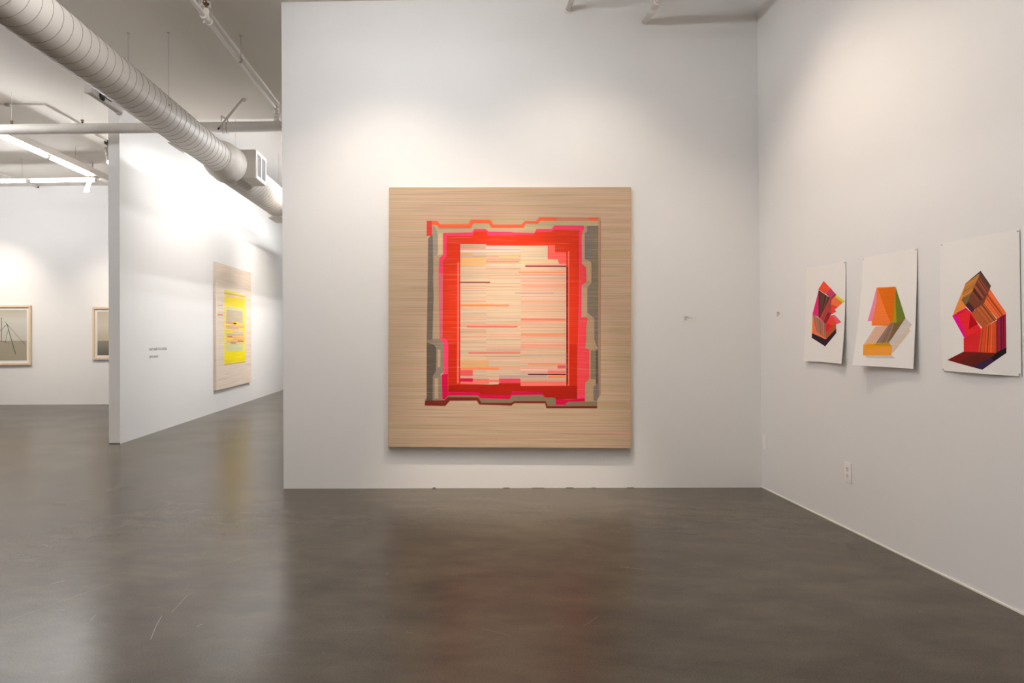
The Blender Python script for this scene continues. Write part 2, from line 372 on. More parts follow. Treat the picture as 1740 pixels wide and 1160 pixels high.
(11,'s2',[(1288,1465),(1727,1465),(1727,1471),(1288,1471)]),
(11,'s1',[(1288,1485),(1727,1485),(1727,1486),(1288,1486)]),
(11,'s3',[(1288,1493),(1727,1493),(1727,1494),(1288,1494)]),
(11,'s1',[(1288,1497),(1727,1497),(1727,1503),(1288,1503)]),
(11,'s2',[(1288,1507),(1727,1507),(1727,1511),(1288,1511)]),
(11,'s5',[(1288,1515),(1727,1515),(1727,1518),(1288,1518)]),
(11,'s5',[(1288,1524),(1727,1524),(1727,1525),(1288,1525)]),
(11,'s3',[(1288,1531),(1727,1531),(1727,1532),(1288,1532)]),
(11,'s1',[(1288,1536),(1727,1536),(1727,1538),(1288,1538)]),
(11,'s1',[(1288,1543),(1727,1543),(1727,1548),(1288,1548)]),
(11,'s1',[(1288,1555),(1727,1555),(1727,1560),(1288,1560)]),
(11,'s5',[(1288,1564),(1727,1564),(1727,1569),(1288,1569)]),
(11,'s2',[(1288,1574),(1727,1574),(1727,1578),(1288,1578)]),
(11,'s2',[(1288,1587),(1727,1587),(1727,1590),(1288,1590)]),
(11,'s3',[(1289,1593),(1727,1593),(1727,1597),(1289,1597)]),
(11,'s5',[(1289,1602),(1727,1602),(1727,1602),(1289,1602)]),
(11,'s5',[(1289,1607),(1727,1607),(1727,1610),(1289,1610)]),
(11,'s1',[(1289,1616),(1727,1616),(1727,1619),(1289,1619)]),
(11,'s2',[(1289,1626),(1727,1626),(1727,1631),(1289,1631)]),
(11,'s5',[(1289,1635),(1727,1635),(1727,1640),(1289,1640)]),
(11,'s1',[(1289,1644),(1727,1644),(1727,1645),(1289,1645)]),
(11,'s2',[(1289,1649),(1727,1649),(1727,1652),(1289,1652)]),
(11,'s2',[(1289,1658),(1727,1658),(1727,1659),(1289,1659)]),
(11,'s1',[(1289,1665),(1727,1665),(1727,1668),(1289,1668)]),
(11,'s1',[(1289,1674),(1727,1674),(1727,1675),(1289,1675)]),
(11,'s3',[(1289,1682),(1727,1682),(1727,1684),(1289,1684)]),
(11,'s1',[(1289,1688),(1727,1688),(1727,1691),(1289,1691)]),
(11,'s3',[(1289,1696),(1728,1696),(1728,1702),(1289,1702)]),
(11,'s5',[(1289,1707),(1728,1707),(1728,1710),(1289,1710)]),
(11,'s1',[(1289,1714),(1728,1714),(1728,1717),(1289,1717)]),
(11,'s5',[(1289,1723),(1728,1723),(1728,1724),(1289,1724)]),
(11,'s2',[(1289,1735),(1728,1735),(1728,1738),(1289,1738)]),
(11,'s5',[(1289,1744),(1728,1744),(1728,1745),(1289,1745)]),
(11,'s1',[(1289,1752),(1728,1752),(1728,1755),(1289,1755)]),
(11,'s3',[(1289,1766),(1728,1766),(1728,1768),(1289,1768)]),
(11,'s1',[(1289,1773),(1728,1773),(1728,1778),(1289,1778)]),
(11,'s1',[(1289,1783),(1728,1783),(1728,1783),(1289,1783)]),
(11,'s5',[(1289,1789),(1728,1789),(1728,1790),(1289,1790)]),
(11,'s1',[(1289,1797),(1728,1797),(1728,1802),(1289,1802)]),
(11,'s1',[(1289,1809),(1728,1809),(1728,1811),(1289,1811)]),
(11,'s1',[(1289,1816),(1728,1816),(1728,1817),(1289,1817)]),
(11,'s2',[(1289,1821),(1728,1821),(1728,1825),(1289,1825)]),
(11,'s2',[(1289,1834),(1728,1834),(1728,1836),(1289,1836)]),
(11,'s1',[(1289,1840),(1728,1840),(1728,1840),(1289,1840)]),
(11,'s5',[(1289,1847),(1728,1847),(1728,1850),(1289,1850)]),
(11,'s5',[(1289,1857),(1728,1857),(1728,1857),(1289,1857)]),
(11,'s1',[(1289,1864),(1728,1864),(1728,1866),(1289,1866)]),
(11,'s2',[(1289,1870),(1728,1870),(1728,1872),(1289,1872)]),
(11,'s5',[(1289,1876),(1728,1876),(1728,1880),(1289,1880)]),
(11,'s4',[(1289,1885),(1728,1885),(1728,1886),(1289,1886)]),
(11,'s3',[(1289,1893),(1728,1893),(1728,1898),(1289,1898)]),
(12,'s2',[(698,564),(948,564),(948,596),(698,596)]),
(12,'pkst',[(698,595),(948,595),(948,615),(698,615)]),
(12,'pale',[(699,616),(1283,616),(1283,631),(699,631)]),
(12,'otan',[(699,643),(820,643),(820,670),(699,670)]),
(12,'mauve',[(699,674),(820,674),(820,682),(699,682)]),
(12,'oran',[(699,690),(948,690),(948,731),(699,731)]),
(12,'oran',[(699,736),(948,736),(948,760),(699,760)]),
(12,'ost',[(951,717),(1272,717),(1272,733),(951,733)]),
(12,'pkl',[(950,572),(1283,572),(1283,605),(950,605)]),
(12,'mauve',[(950,606),(1283,606),(1283,615),(950,615)]),
(12,'yel',[(1075,672),(1267,672),(1267,689),(1075,689)]),
(12,'dmar2',[(1329,763),(1726,763),(1726,776),(1329,776)]),
(12,'pkst',[(1329,748),(1726,748),(1726,761),(1329,761)]),
(12,'ost',[(1267,822),(1721,822),(1721,836),(1267,836)]),
(12,'yel',[(1294,727),(1650,727),(1650,745),(1294,745)]),
(12,'dmar2',[(699,921),(989,921),(989,933),(699,933)]),
(12,'ost',[(700,1142),(1174,1142),(1174,1161),(700,1161)]),
(12,'oran',[(700,1132),(1022,1132),(1022,1141),(700,1141)]),
(12,'pkst',[(701,1337),(1163,1337),(1163,1347),(701,1347)]),
(12,'rst',[(763,1350),(1255,1350),(1255,1366),(763,1366)]),
(12,'mauve',[(1230,1024),(1605,1024),(1605,1038),(1230,1038)]),
(12,'rst',[(1290,1279),(1721,1279),(1721,1293),(1290,1293)]),
(12,'pkst',[(1290,1315),(1721,1315),(1721,1325),(1290,1325)]),
(12,'ost',[(1290,1421),(1722,1421),(1722,1435),(1290,1435)]),
(12,'rst',[(1289,850),(1721,850),(1721,857),(1289,857)]),
(12,'pkst',[(1289,907),(1721,907),(1721,923),(1289,923)]),
(12,'pkst',[(1289,969),(1721,969),(1721,979),(1289,979)]),
(12,'pkst',[(1290,1452),(1722,1452),(1722,1458),(1290,1458)]),
(12,'pkst',[(1290,1498),(1722,1498),(1722,1508),(1290,1508)]),
(12,'redp2',[(1290,1531),(1722,1531),(1722,1538),(1290,1538)]),
(12,'otan',[(702,1685),(975,1685),(975,1752),(702,1752)]),
(12,'ost',[(702,1756),(1075,1756),(1075,1778),(702,1778)]),
(12,'redp',[(702,1780),(824,1780),(824,1837),(702,1837)]),
(12,'crim',[(702,1859),(824,1859),(824,1892),(702,1892)]),
(12,'brnln',[(824,1864),(981,1864),(981,1871),(824,1871)]),
(12,'redp2',[(702,1894),(981,1894),(981,1912),(702,1912)]),
(12,'redp2',[(824,1872),(1076,1872),(1076,1892),(824,1892)]),
(12,'crim2',[(1078,1860),(1286,1860),(1286,1905),(1078,1905)]),
(12,'mauve',[(1078,1827),(1539,1827),(1539,1854),(1078,1854)]),
(12,'rst',[(780,1606),(1285,1606),(1285,1620),(780,1620)]),
(12,'pkst',[(1291,1547),(1722,1547),(1722,1561),(1291,1561)]),
(12,'redp2',[(1286,1886),(1728,1886),(1728,1927),(1286,1927)]),
(12,'ost',[(1358,1712),(1722,1712),(1722,1725),(1358,1725)]),
(12,'crpk',[(1644,1729),(1722,1729),(1722,1761),(1644,1761)]),
(12,'redp2',[(1550,1784),(1722,1784),(1722,1807),(1550,1807)]),
(12,'ost',[(1550,1831),(1722,1831),(1722,1853),(1550,1853)]),
(12,'pkst',[(1286,1750),(1644,1750),(1644,1763),(1286,1763)]),
(12,'pkl',[(1286,1769),(1550,1769),(1550,1784),(1286,1784)]),
(13,'dmar3',[(1359,1812),(1723,1812),(1723,1825),(1359,1825)]),
(5,'dkr',[(360,2078),(526,2075),(553,2072),(585,2039),(873,2037),(906,2091),(1198,2095),(1234,2067),(1227,2078),(1529,2076),(1551,2122),(2026,2119),(2026,2143),(1537,2146),(1524,2098),(1227,2098),(1205,2116),(1203,2122),(887,2113),(862,2075),(602,2077),(558,2129),(357,2125)]),
(6,'ggd',[(553,2069),(585,2026),(873,2024),(895,2054),(1181,2060),(1200,2022),(1205,2021),(1497,2014),(1524,2045),(1626,2044),(1626,2113),(1712,2113),(1744,2083),(2026,2079),(2026,2123),(1551,2126),(1529,2077),(1227,2079),(1198,2096),(906,2098),(876,2045),(583,2044)])]
ART_P1=[(1,'p_or',[(109,383),(306,472),(316,596),(105,547)]),
(2,'p_brn',[(113,383),(306,472),(300,584),(174,536)],9),
(1,'p_red',[(388,402),(458,451),(458,513),(313,597),(302,473)]),
(2,'p_brn2',[(419,481),(458,467),(458,512),(312,597),(307,553)]),
(2,'p_red2',[(305,480),(333,469),(420,488),(308,548)]),
(1,'p_pk',[(396,403),(435,405),(528,462),(465,478)]),
(1,'p_dk',[(105,543),(315,597),(463,509),(463,547),(308,653),(104,585)]),
(1,'p_mag',[(202,194),(108,386),(204,417)]),
(2,'p_dbr',[(199,193),(366,267),(281,355),(202,420)],10),
(1,'p_orr',[(277,126),(371,189),(307,236),(195,189)]),
(2,'p_mar',[(369,187),(456,250),(388,286),(304,229)],7),
(1,'p_lime',[(452,249),(569,306),(540,315),(429,262)]),
(1,'p_or',[(430,261),(540,314),(475,346),(391,322),(381,288)]),
(1,'p_red',[(392,319),(476,344),(433,364),(457,380),(382,400),(367,329)]),
(3,'p_brr',[(365,266),(389,282),(381,394),(309,475),(201,419)],9),
(4,'p_dmr',[(335,382),(390,393),(308,475),(277,452)])]
ART_P2=[(1,'p_lpk',[(172,230),(99,462),(212,465)]),
(2,'p_or2',[(173,227),(369,235),(383,475),(333,480),(306,499),(143,494),(145,462),(181,327)]),
(3,'p_do',[(186,236),(368,240),(361,467),(331,478)]),
(3,'p_ol',[(365,237),(408,477),(329,476),(359,457)]),
(4,'p_gr',[(371,235),(475,450),(462,465),(393,479),(376,353)]),
(1,'p_pch',[(183,502),(307,497),(185,626),(85,624)]),
(2,'p_tau',[(328,476),(376,475),(322,614),(190,625)],9),
(2,'p_olb',[(373,475),(463,462),(475,450),(324,613),(326,576)]),
(1,'p_lg',[(474,449),(540,495),(386,622),(356,644),(324,613)]),
(2,'p_tn',[(508,507),(526,537),(362,686),(352,648)]),
(3,'p_yo',[(79,628),(327,611),(358,640),(356,698),(86,706)]),
(4,'p_yo2',[(80,629),(327,613),(355,636),(108,661)]),
(5,'p_olb2',[(183,624),(327,612),(345,632),(188,634)]),
(1,'p_lg',[(100,707),(356,698),(390,718),(131,724)])]
ART_P3=[(1,'p_or3',[(211,259),(179,351),(213,390),(219,407),(108,446)]),
(2,'p_ob',[(209,260),(179,355),(259,319),(315,213)],9),
(3,'p_olb',[(178,353),(255,320),(225,378),(211,390)]),
(1,'p_dbr2',[(319,197),(391,287),(384,306),(312,213),(209,261)]),
(2,'p_mbr',[(313,213),(384,304),(347,381),(270,422),(222,377),(256,316)]),
(2,'p_mbr',[(224,377),(313,214),(384,304),(273,420)],-13),
(3,'p_pur',[(223,376),(278,421),(259,432),(209,388)]),
(1,'p_or4',[(343,378),(382,303),(488,441),(435,475)],8),
(1,'p_brr2',[(248,438),(345,377),(433,477),(337,521)],12),
(1,'p_r3',[(218,404),(252,428),(333,532),(213,574),(148,444),(143,428)]),
(2,'p_mg3',[(105,447),(147,438),(218,567),(206,580)]),
(2,'p_mg4',[(104,448),(216,403),(230,411),(147,444)]),
(2,'p_dr3',[(249,436),(304,499),(239,528)]),
(1,'p_r4',[(199,580),(215,566),(335,527),(318,660),(200,661)]),
(2,'p_ro3',[(330,523),(432,481),(434,661),(308,661)],11),
(2,'p_mar2',[(432,474),(487,444),(490,630),(434,658)],9),
(3,'p_dr4',[(199,658),(438,659),(490,658),(340,756),(56,712)]),
(4,'p_nav',[(437,656),(491,628),(490,657),(337,756),(267,744),(408,677)]),
(5,'p_blk',[(433,657),(491,628),(490,658),(417,706),(398,687)]),
(4,'p_dr5',[(260,670),(428,663),(268,743),(165,727)])]
ART_Y=[(1,'y1',[(505,511),(1937,553),(1914,2061),(471,2062)]),
(2,'y_br',[(503,566),(1919,566),(1918,599),(503,602)]),
(2,'y_br',[(471,2031),(1903,2030),(1914,2061),(471,2062)]),
(3,'y_pch',[(593,606),(1811,608),(1798,650),(592,647)]),
(3,'y2',[(577,648),(1809,649),(1780,839),(588,827)]),
(3,'y_pg',[(622,843),(1744,855),(1730,921),(621,916)]),
(3,'y_gt',[(621,916),(1730,921),(1733,1170),(600,1181)]),
(4,'y_gt',[(600,1181),(1780,1166),(1780,1178),(599,1194)]),
(4,'y_pch',[(599,1194),(1850,1179),(1850,1195),(599,1211)]),
(4,'y_lo',[(599,1211),(1849,1197),(1849,1209),(599,1224)]),
(4,'y_lo',[(1054,1219),(1436,1216),(1435,1231),(1053,1235)]),
(4,'y_gt',[(598,1240),(1848,1229),(1848,1250),(598,1261)]),
(4,'y_pk',[(598,1261),(1848,1252),(1847,1266),(597,1276)]),
(4,'y_o',[(597,1276),(1777,1269),(1776,1288),(597,1296)]),
(4,'y_gt',[(637,1296),(1433,1292),(1433,1313),(637,1317)]),
(4,'y_pch',[(1051,1315),(1433,1314),(1432,1333),(1050,1335)]),
(4,'y_pch',[(1050,1335),(1845,1333),(1844,1352),(1050,1355)]),
(4,'y_pk',[(596,1356),(1431,1355),(1431,1365),(595,1367)]),
(4,'y_pch',[(1050,1366),(1773,1366),(1773,1379),(1049,1380)]),
(4,'y_gt',[(1049,1380),(1773,1381),(1772,1397),(1049,1397)]),
(4,'y_lo',[(595,1397),(1772,1399),(1772,1416),(594,1414)]),
(4,'y_gt',[(594,1414),(1772,1418),(1771,1440),(594,1436)]),
(4,'y_gt',[(594,1436),(1771,1441),(1770,1460),(593,1455)]),
(4,'y_lo',[(593,1455),(1840,1462),(1840,1484),(593,1477)]),
(4,'y_o',[(633,1477),(1769,1485),(1769,1506),(632,1498)]),
(4,'y_pch',[(1046,1501),(1839,1508),(1838,1518),(1046,1512)]),
(4,'y_o',[(1046,1512),(1838,1519),(1838,1540),(1045,1533)]),
(4,'y_o',[(1045,1533),(1838,1541),(1837,1555),(1045,1547)]),
(4,'y_lo',[(591,1542),(1425,1552),(1425,1569),(591,1560)]),
(4,'y_o',[(631,1561),(1836,1576),(1836,1593),(631,1578)]),
(4,'y_gt',[(591,1578),(1836,1595),(1835,1608),(590,1592)]),
(4,'y_pch',[(590,1592),(1424,1604),(1423,1620),(590,1609)]),
(4,'y_pch',[(590,1609),(1835,1628),(1834,1645),(589,1626)]),
(5,'y_dk',[(674,1462),(994,1463),(993,1484),(673,1482)]),
(5,'y_dk',[(1359,1558),(1755,1566),(1754,1591),(1358,1582)]),
(5,'y_rd',[(600,1178),(1271,1182),(1270,1211),(599,1204)]),
(5,'y2',[(1055,1154),(1437,1162),(1447,1215),(1080,1214)]),
(5,'y_dk',[(886,1597),(1231,1605),(1230,1625),(885,1617)]),
(4,'y_pg',[(619,1626),(1718,1636),(1712,1798),(616,1774)]),
(4,'y3',[(501,1794),(1910,1817),(1903,2012),(496,2011)]),
(2,'y_rd',[(98,1022),(405,1021),(404,1050),(98,1051)]),
(2,'y_dkl',[(111,845),(409,837),(408,850),(111,858)]),
(2,'y1',[(98,1533),(458,1533),(457,1549),(98,1548)]),
(2,'y2',[(1956,1216),(2290,1220),(2289,1242),(1955,1237)])]
# ---------------------------------------------------------------- materials
MATS = {}
def mat(name, color, rough=.6, metal=0.0, spec=.5, emit=None, emit_s=0, bump=0, bscale=60, var=0, vscale=3):
    if name in MATS: return MATS[name]
    m = bpy.data.materials.new(name); m.use_nodes = True
    nt = m.node_tree; b = nt.nodes['Principled BSDF']
    b.inputs['Base Color'].default_value = (*color, 1)
    b.inputs['Roughness'].default_value = rough
    b.inputs['Metallic'].default_value = metal
    b.inputs['Specular IOR Level'].default_value = spec
    if emit:
        b.inputs['Emission Color'].default_value = (*emit, 1); b.inputs['Emission Strength'].default_value = emit_s
    tc = nt.nodes.new('ShaderNodeTexCoord')
    if bump:
        n = nt.nodes.new('ShaderNodeTexNoise'); n.inputs['Scale'].default_value = bscale; n.inputs['Detail'].default_value = 4
        bp = nt.nodes.new('ShaderNodeBump'); bp.inputs['Strength'].default_value = bump; bp.inputs['Distance'].default_value = .002
        nt.links.new(tc.outputs['Object'], n.inputs['Vector']); nt.links.new(n.outputs['Fac'], bp.inputs['Height'])
        nt.links.new(bp.outputs['Normal'], b.inputs['Normal'])
    if var:
        n = nt.nodes.new('ShaderNodeTexNoise'); n.inputs['Scale'].default_value = vscale; n.inputs['Detail'].default_value = 5
        mx = nt.nodes.new('ShaderNodeMix'); mx.data_type = 'RGBA'
        mx.inputs['A'].default_value = (*[c * (1 - var) for c in color], 1)
        mx.inputs['B'].default_value = (*[min(1, c * (1 + var)) for c in color], 1)
        nt.links.new(tc.outputs['Object'], n.inputs['Vector']); nt.links.new(n.outputs['Fac'], mx.inputs['Factor'])
        nt.links.new(mx.outputs['Result'], b.inputs['Base Color'])
    MATS[name] = m
    return m

def floor_mat():
    m = bpy.data.materials.new('polished_concrete'); m.use_nodes = True
    nt = m.node_tree; N = nt.nodes; Lk = nt.links; b = N['Principled BSDF']
    tc = N.new('ShaderNodeTexCoord')
    def nz(scale, det, rough=.6, stretch=(1, 1, 1), rot=0, dist=0):
        mp = N.new('ShaderNodeMapping'); mp.inputs['Scale'].default_value = stretch; mp.inputs['Rotation'].default_value = (0, 0, rot)
        n = N.new('ShaderNodeTexNoise'); n.inputs['Scale'].default_value = scale; n.inputs['Detail'].default_value = det
        n.inputs['Roughness'].default_value = rough; n.inputs['Distortion'].default_value = dist
        Lk.new(tc.outputs['Object'], mp.inputs['Vector']); Lk.new(mp.outputs['Vector'], n.inputs['Vector'])
        return n
    def ramp(src, stops):
        r = N.new('ShaderNodeValToRGB'); e = r.color_ramp.elements
        while len(e) < len(stops): e.new(.5)
        for el, (p, c) in zip(e, stops): el.position = p; el.color = c if len(c) == 4 else (*c, 1)
        Lk.new(src, r.inputs['Fac']); return r
    def mix(a, bb, f, mode='MIX'):
        x = N.new('ShaderNodeMix'); x.data_type = 'RGBA'; x.blend_type = mode
        for s, k in ((a, 'A'), (bb, 'B')):
            if isinstance(s, tuple): x.inputs[k].default_value = (*s, 1)
            else: Lk.new(s, x.inputs[k])
        if isinstance(f, float): x.inputs['Factor'].default_value = f
        else: Lk.new(f, x.inputs['Factor'])
        return x.outputs['Result']
    big = ramp(nz(.55, 4, .55).outputs['Fac'], [(.3, (FL[0] * .80, FL[1] * .80, FL[2] * .80)), (.52, FL), (.72, (FL[0] * 1.22, FL[1] * 1.2, FL[2] * 1.16))])
    med = ramp(nz(2.6, 6, .6, (1, 1.8, 1), .4).outputs['Fac'], [(.3, (.82, .82, .82)), (.7, (1.16, 1.15, 1.13))])
    col = mix(big.outputs['Color'], med.outputs['Color'], 1.0, 'MULTIPLY')
    grit = ramp(nz(140, 3, .6).outputs['Fac'], [(.35, (.78, .78, .78)), (.65, (1.2, 1.2, 1.2))])
    col = mix(col, grit.outputs['Color'], .8, 'MULTIPLY')
    Lk.new(col, b.inputs['Base Color'])
    ro = N.new('ShaderNodeMath'); ro.operation = 'MULTIPLY_ADD'; ro.inputs[1].default_value = FR[1] - FR[0]; ro.inputs[2].default_value = FR[0]
    Lk.new(nz(1.3, 3, .5).outputs['Fac'], ro.inputs[0]); Lk.new(ro.outputs[0], b.inputs['Roughness'])
    b.inputs['Specular IOR Level'].default_value = FS
    bp = N.new('ShaderNodeBump'); bp.inputs['Strength'].default_value = .05; bp.inputs['Distance'].default_value = .002
    hn = nz(5, 4, .5, (1, 2, 1), .2); Lk.new(hn.outputs['Fac'], bp.inputs['Height']); Lk.new(bp.outputs['Normal'], b.inputs['Normal'])
    return m
FL = (.086, .071, .053); FR = (.20, .30); FS = .16

white = mat('wall_white_paint', (.80, .792, .780), .55, bump=.15, bscale=90, var=.015, vscale=1.2)
ceilm = mat('ceiling_paint', (.80, .75, .69), .8, bump=.2, bscale=30, var=.03, vscale=.8)
gapm = mat('wall_base_gap', (.05, .045, .04), .9)
ductm = mat('duct_paint', (.72, .675, .62), .5, var=.03, vscale=6)
seamm = mat('duct_seam', (.26, .22, .19), .6)
pipem = mat('pipe_paint', (.80, .76, .71), .4, var=.03, vscale=6)
darkm = mat('dark_metal', (.03, .025, .02), .5, metal=.3)
rustm = mat('rust_brown_metal', (.16, .08, .04), .7)
fixm = mat('fixture_enamel', (.72, .68, .63), .4)
wirem = mat('wire_grey', (.45, .42, .38), .4, metal=.5)
tubem = mat('tube_glow', (1, 1, 1), .4, emit=COOL, emit_s=TUBE)
bulbm = mat('bulb_glow', (1, 1, 1), .4, emit=WARM, emit_s=30)
platem = mat('ivory_plastic', (.88, .86, .84), .35)
slotm = mat('socket_slot', (.12, .10, .09), .6)
woodm = mat('maple_frame_wood', (.72, .56, .40), .5, var=.1, vscale=9)
matbm = mat('mat_board', (.78, .76, .73), .8)
paperm = mat('heavy_rag_paper', (.85, .825, .79), .8, bump=.25, bscale=220, var=.01, vscale=20)
letterm = mat('grey_vinyl_lettering', (.22, .21, .20), .6)
pinm = mat('clear_pin_head', (.70, .66, .62), .3)

# ---------------------------------------------------------------- mesh helpers
def box(bm, lo, hi, mi=0):
    v = [bm.verts.new((x, y, z)) for x in (lo[0], hi[0]) for y in (lo[1], hi[1]) for z in (lo[2], hi[2])]
    for f in ((0, 1, 3, 2), (4, 6, 7, 5), (0, 4, 5, 1), (2, 3, 7, 6), (0, 2, 6, 4), (1, 5, 7, 3)):
        bm.faces.new([v[i] for i in f]).material_index = mi
def tube(bm, a, b, r, r2=None, n=16, cap=True, mi=0, smooth=True):
    a = Vector(a); b = Vector(b); r2 = r if r2 is None else r2
    q = (b - a).to_track_quat('Z', 'Y')
    R1 = [bm.verts.new(a + q @ Vector((r * math.cos(2 * PI * i / n), r * math.sin(2 * PI * i / n), 0))) for i in range(n)]
    R2 = [bm.verts.new(b + q @ Vector((r2 * math.cos(2 * PI * i / n), r2 * math.sin(2 * PI * i / n), 0))) for i in range(n)]
    for i in range(n):
        f = bm.faces.new((R1[i], R1[(i + 1) % n], R2[(i + 1) % n], R2[i])); f.smooth = smooth; f.material_index = mi
    if cap:
        bm.faces.new(R1[::-1]).material_index = mi; bm.faces.new(R2).material_index = mi
def lathe_y(bm, cx, cz, prof, n=64, caps=True):
    rings = []
    for y, r in prof:
        rings.append([bm.verts.new((cx + r * math.cos(2 * PI * i / n), y, cz + r * math.sin(2 * PI * i / n))) for i in range(n)])
    for A, B in zip(rings, rings[1:]):
        for i in range(n):
            bm.faces.new((A[i], B[i], B[(i + 1) % n], A[(i + 1) % n])).smooth = True
    if caps:
        bm.faces.new(rings[0][::-1]); bm.faces.new(rings[-1])
def sweep(bm, pts, r, n=8):
    rings = []
    for k, p in enumerate(pts):
        p = Vector(p); d = (Vector(pts[min(k + 1, len(pts) - 1)]) - Vector(pts[max(k - 1, 0)])).normalized()
        q = d.to_track_quat('Z', 'Y')
        rings.append([bm.verts.new(p + q @ Vector((r * math.cos(2 * PI * i / n), r * math.sin(2 * PI * i / n), 0))) for i in range(n)])
    for A, B in zip(rings, rings[1:]):
        off = min(range(n), key=lambda s: (A[0].co - B[s].co).length)
        for i in range(n):
            bm.faces.new((A[i], A[(i + 1) % n], B[(i + 1 + off) % n], B[(i + off) % n])).smooth = True
    bm.faces.new(rings[0][::-1]); bm.faces.new(rings[-1])
SIB = {}
def clusters(bm):
    seen = set(); isl = []
    for v in bm.verts:
        if v in seen: continue
        st = [v]; seen.add(v); g = []
        while st:
            a = st.pop(); g.append(a)
            for e in a.link_edges:
                b = e.other_vert(a)
                if b not in seen: seen.add(b); st.append(b)
        isl.append(g)
    bb = [(Vector([min(v.co[i] for v in g) for i in range(3)]), Vector([max(v.co[i] for v in g) for i in range(3)])) for g in isl]
    sz = [max(h - l) for l, h in bb]; par = list(range(len(isl)))
    def root(i):
        while par[i] != i: i = par[i]
        return i
    for i in range(len(isl)):
        for j in range(i):
            gap = Vector([max(0, bb[i][0][k] - bb[j][1][k], bb[j][0][k] - bb[i][1][k]) for k in range(3)]).length
            if gap <= max(.02, .45 * max(sz[i], sz[j])) or .99 * gap < .02: par[root(i)] = root(j)
    out = {}
    for i, g in enumerate(isl): out.setdefault(root(i), []).extend(g)
    return list(out.values())
def obj(name, bm, mats, parent=None, loc=None, rot=None, recalc=True):
    if recalc: bmesh.ops.recalc_face_normals(bm, faces=bm.faces[:])
    if parent and recalc:
        cl = clusters(bm)
        if len(cl) > 1:      # pieces that stand apart become parts of their own
            res = []
            for g in cl:
                b2 = bm.copy(); keep = {v.index for v in g}; 
                b2.verts.ensure_lookup_table(); bm.verts.index_update()
                keep = {v.index for v in g}
                bmesh.ops.delete(b2, geom=[b2.verts[i] for i in range(len(b2.verts)) if i not in keep], context='VERTS')
                res.append(obj(name, b2, mats, parent, loc, rot, recalc=False))
            bm.free(); SIB[res[0].name] = res[1:]
            return res[0]
    me = bpy.data.meshes.new(name); bm.to_mesh(me); bm.free()
    for m in (mats if isinstance(mats, (list, tuple)) else [mats]): me.materials.append(m)
    o = bpy.data.objects.new(name, me); C.objects.link(o)
    if loc: o.location = loc
    if rot: o.rotation_euler = rot
    if parent: o.parent = parent
    return o
def local(o):   # move a mesh modelled in world coordinates under its thing's empty
    for q in [o] + SIB.get(o.name, []): q.matrix_parent_inverse = Matrix.Translation(q.parent.location).inverted()
    return o
def thing(name, label, cat, loc=(0, 0, 0), rot=(0, 0, 0), group=None):
    o = bpy.data.objects.new(name, None); C.objects.link(o); o.empty_display_size = .1
    o.location = loc; o.rotation_euler = rot
    return tag(o, label, cat, group)
def tag(o, label, cat, group=None):
    o['label'] = label; o['category'] = cat
    if group: o['group'] = group
    return o
def struct(name, bm, m):
    o = obj(name, bm, m); o['kind'] = 'structure'; return o
def B(): return bmesh.new()

# ---------------------------------------------------------------- the room
YB, XL, XR = 6.628, -1.635, 3.0255          # picture wall, its free end, right wall
XP, YP, TP = -4.628, 9.425, .160            # partition face, its near end, thickness
YF = 14.983                                  # far wall of the side room
def cz(y): return 4.80 + (y - YB) * .012     # the ceiling rises slightly to the back
YS = 10.32; ZS = 5.52                        # raised ceiling bay beyond
bm = B(); box(bm, (-13, -4, -.1), (XR + .2, 21, 0)); rs = random.Random(21)
def mark(x0, y0, x1, y1, w, mi):
    a, b_ = Vector((x0, y0, 0)), Vector((x1, y1, 0)); d = (b_ - a).normalized(); n = Vector((-d.y, d.x, 0)) * w; m = (a + b_) / 2 + n * rs.uniform(-6, 6)
    up = Vector((0, 0, .00015))
    for p, q in ((a, m), (m, b_)): bm.faces.new([bm.verts.new(v + up) for v in (p - n, q - n, q + n, p + n)]).material_index = mi
for k in range(170):
    x, y, a, l = rs.uniform(-8, 2.9), rs.uniform(1.6, 10) , rs.gauss(.4, .9), rs.choice((.01, .02, .04, .08, .16))
    mark(x, y, x + l * math.cos(a), y + l * math.sin(a), rs.uniform(.0004, .0009), rs.choice((1, 1, 1, 2)))
mark(-1.555, 3.62, -1.49, 3.34, .0012, 1); mark(-1.53, 3.9, -1.52, 3.66, .0008, 1); mark(-2.35, 3.55, -2.06, 4.1, .0009, 2); mark(-2.20, 3.85, -2.10, 4.02, .0009, 2)
struct('floor', bm, [floor_mat(), mat('scratch_pale', (.18, .16, .135), .5), mat('scratch_dark', (.045, .037, .03), .5)])
bm = B()
def slab(bm, x0, x1, y0, y1, f0, f1, th=.15):
    v = [bm.verts.new(p) for p in ((x0, y0, f0), (x1, y0, f0), (x1, y1, f1), (x0, y1, f1), (x0, y0, f0 + th), (x1, y0, f0 + th), (x1, y1, f1 + th), (x0, y1, f1 + th))]
    for f in ((0, 1, 2, 3), (4, 7, 6, 5), (0, 4, 5, 1), (1, 5, 6, 2), (2, 6, 7, 3), (3, 7, 4, 0)): bm.faces.new([v[i] for i in f])
slab(bm, -13, XR + .2, -4, YS, cz(-4), cz(YS))
slab(bm, -13, XP - TP, YS, 15.2, cz(YS), cz(15.2))
struct('ceiling', bm, ceilm)
bm = B(); box(bm, (XP - TP, YS + .002, ZS), (XR + .2, 21, ZS + .15)); box(bm, (XP - TP, YS - .15, cz(YS) + .16), (XR + .2, YS, ZS + .15)); struct('ceiling_raised', bm, white)
bm = B(); box(bm, (XL, YB, -.05), (XR, YB + .16, cz(YB)))
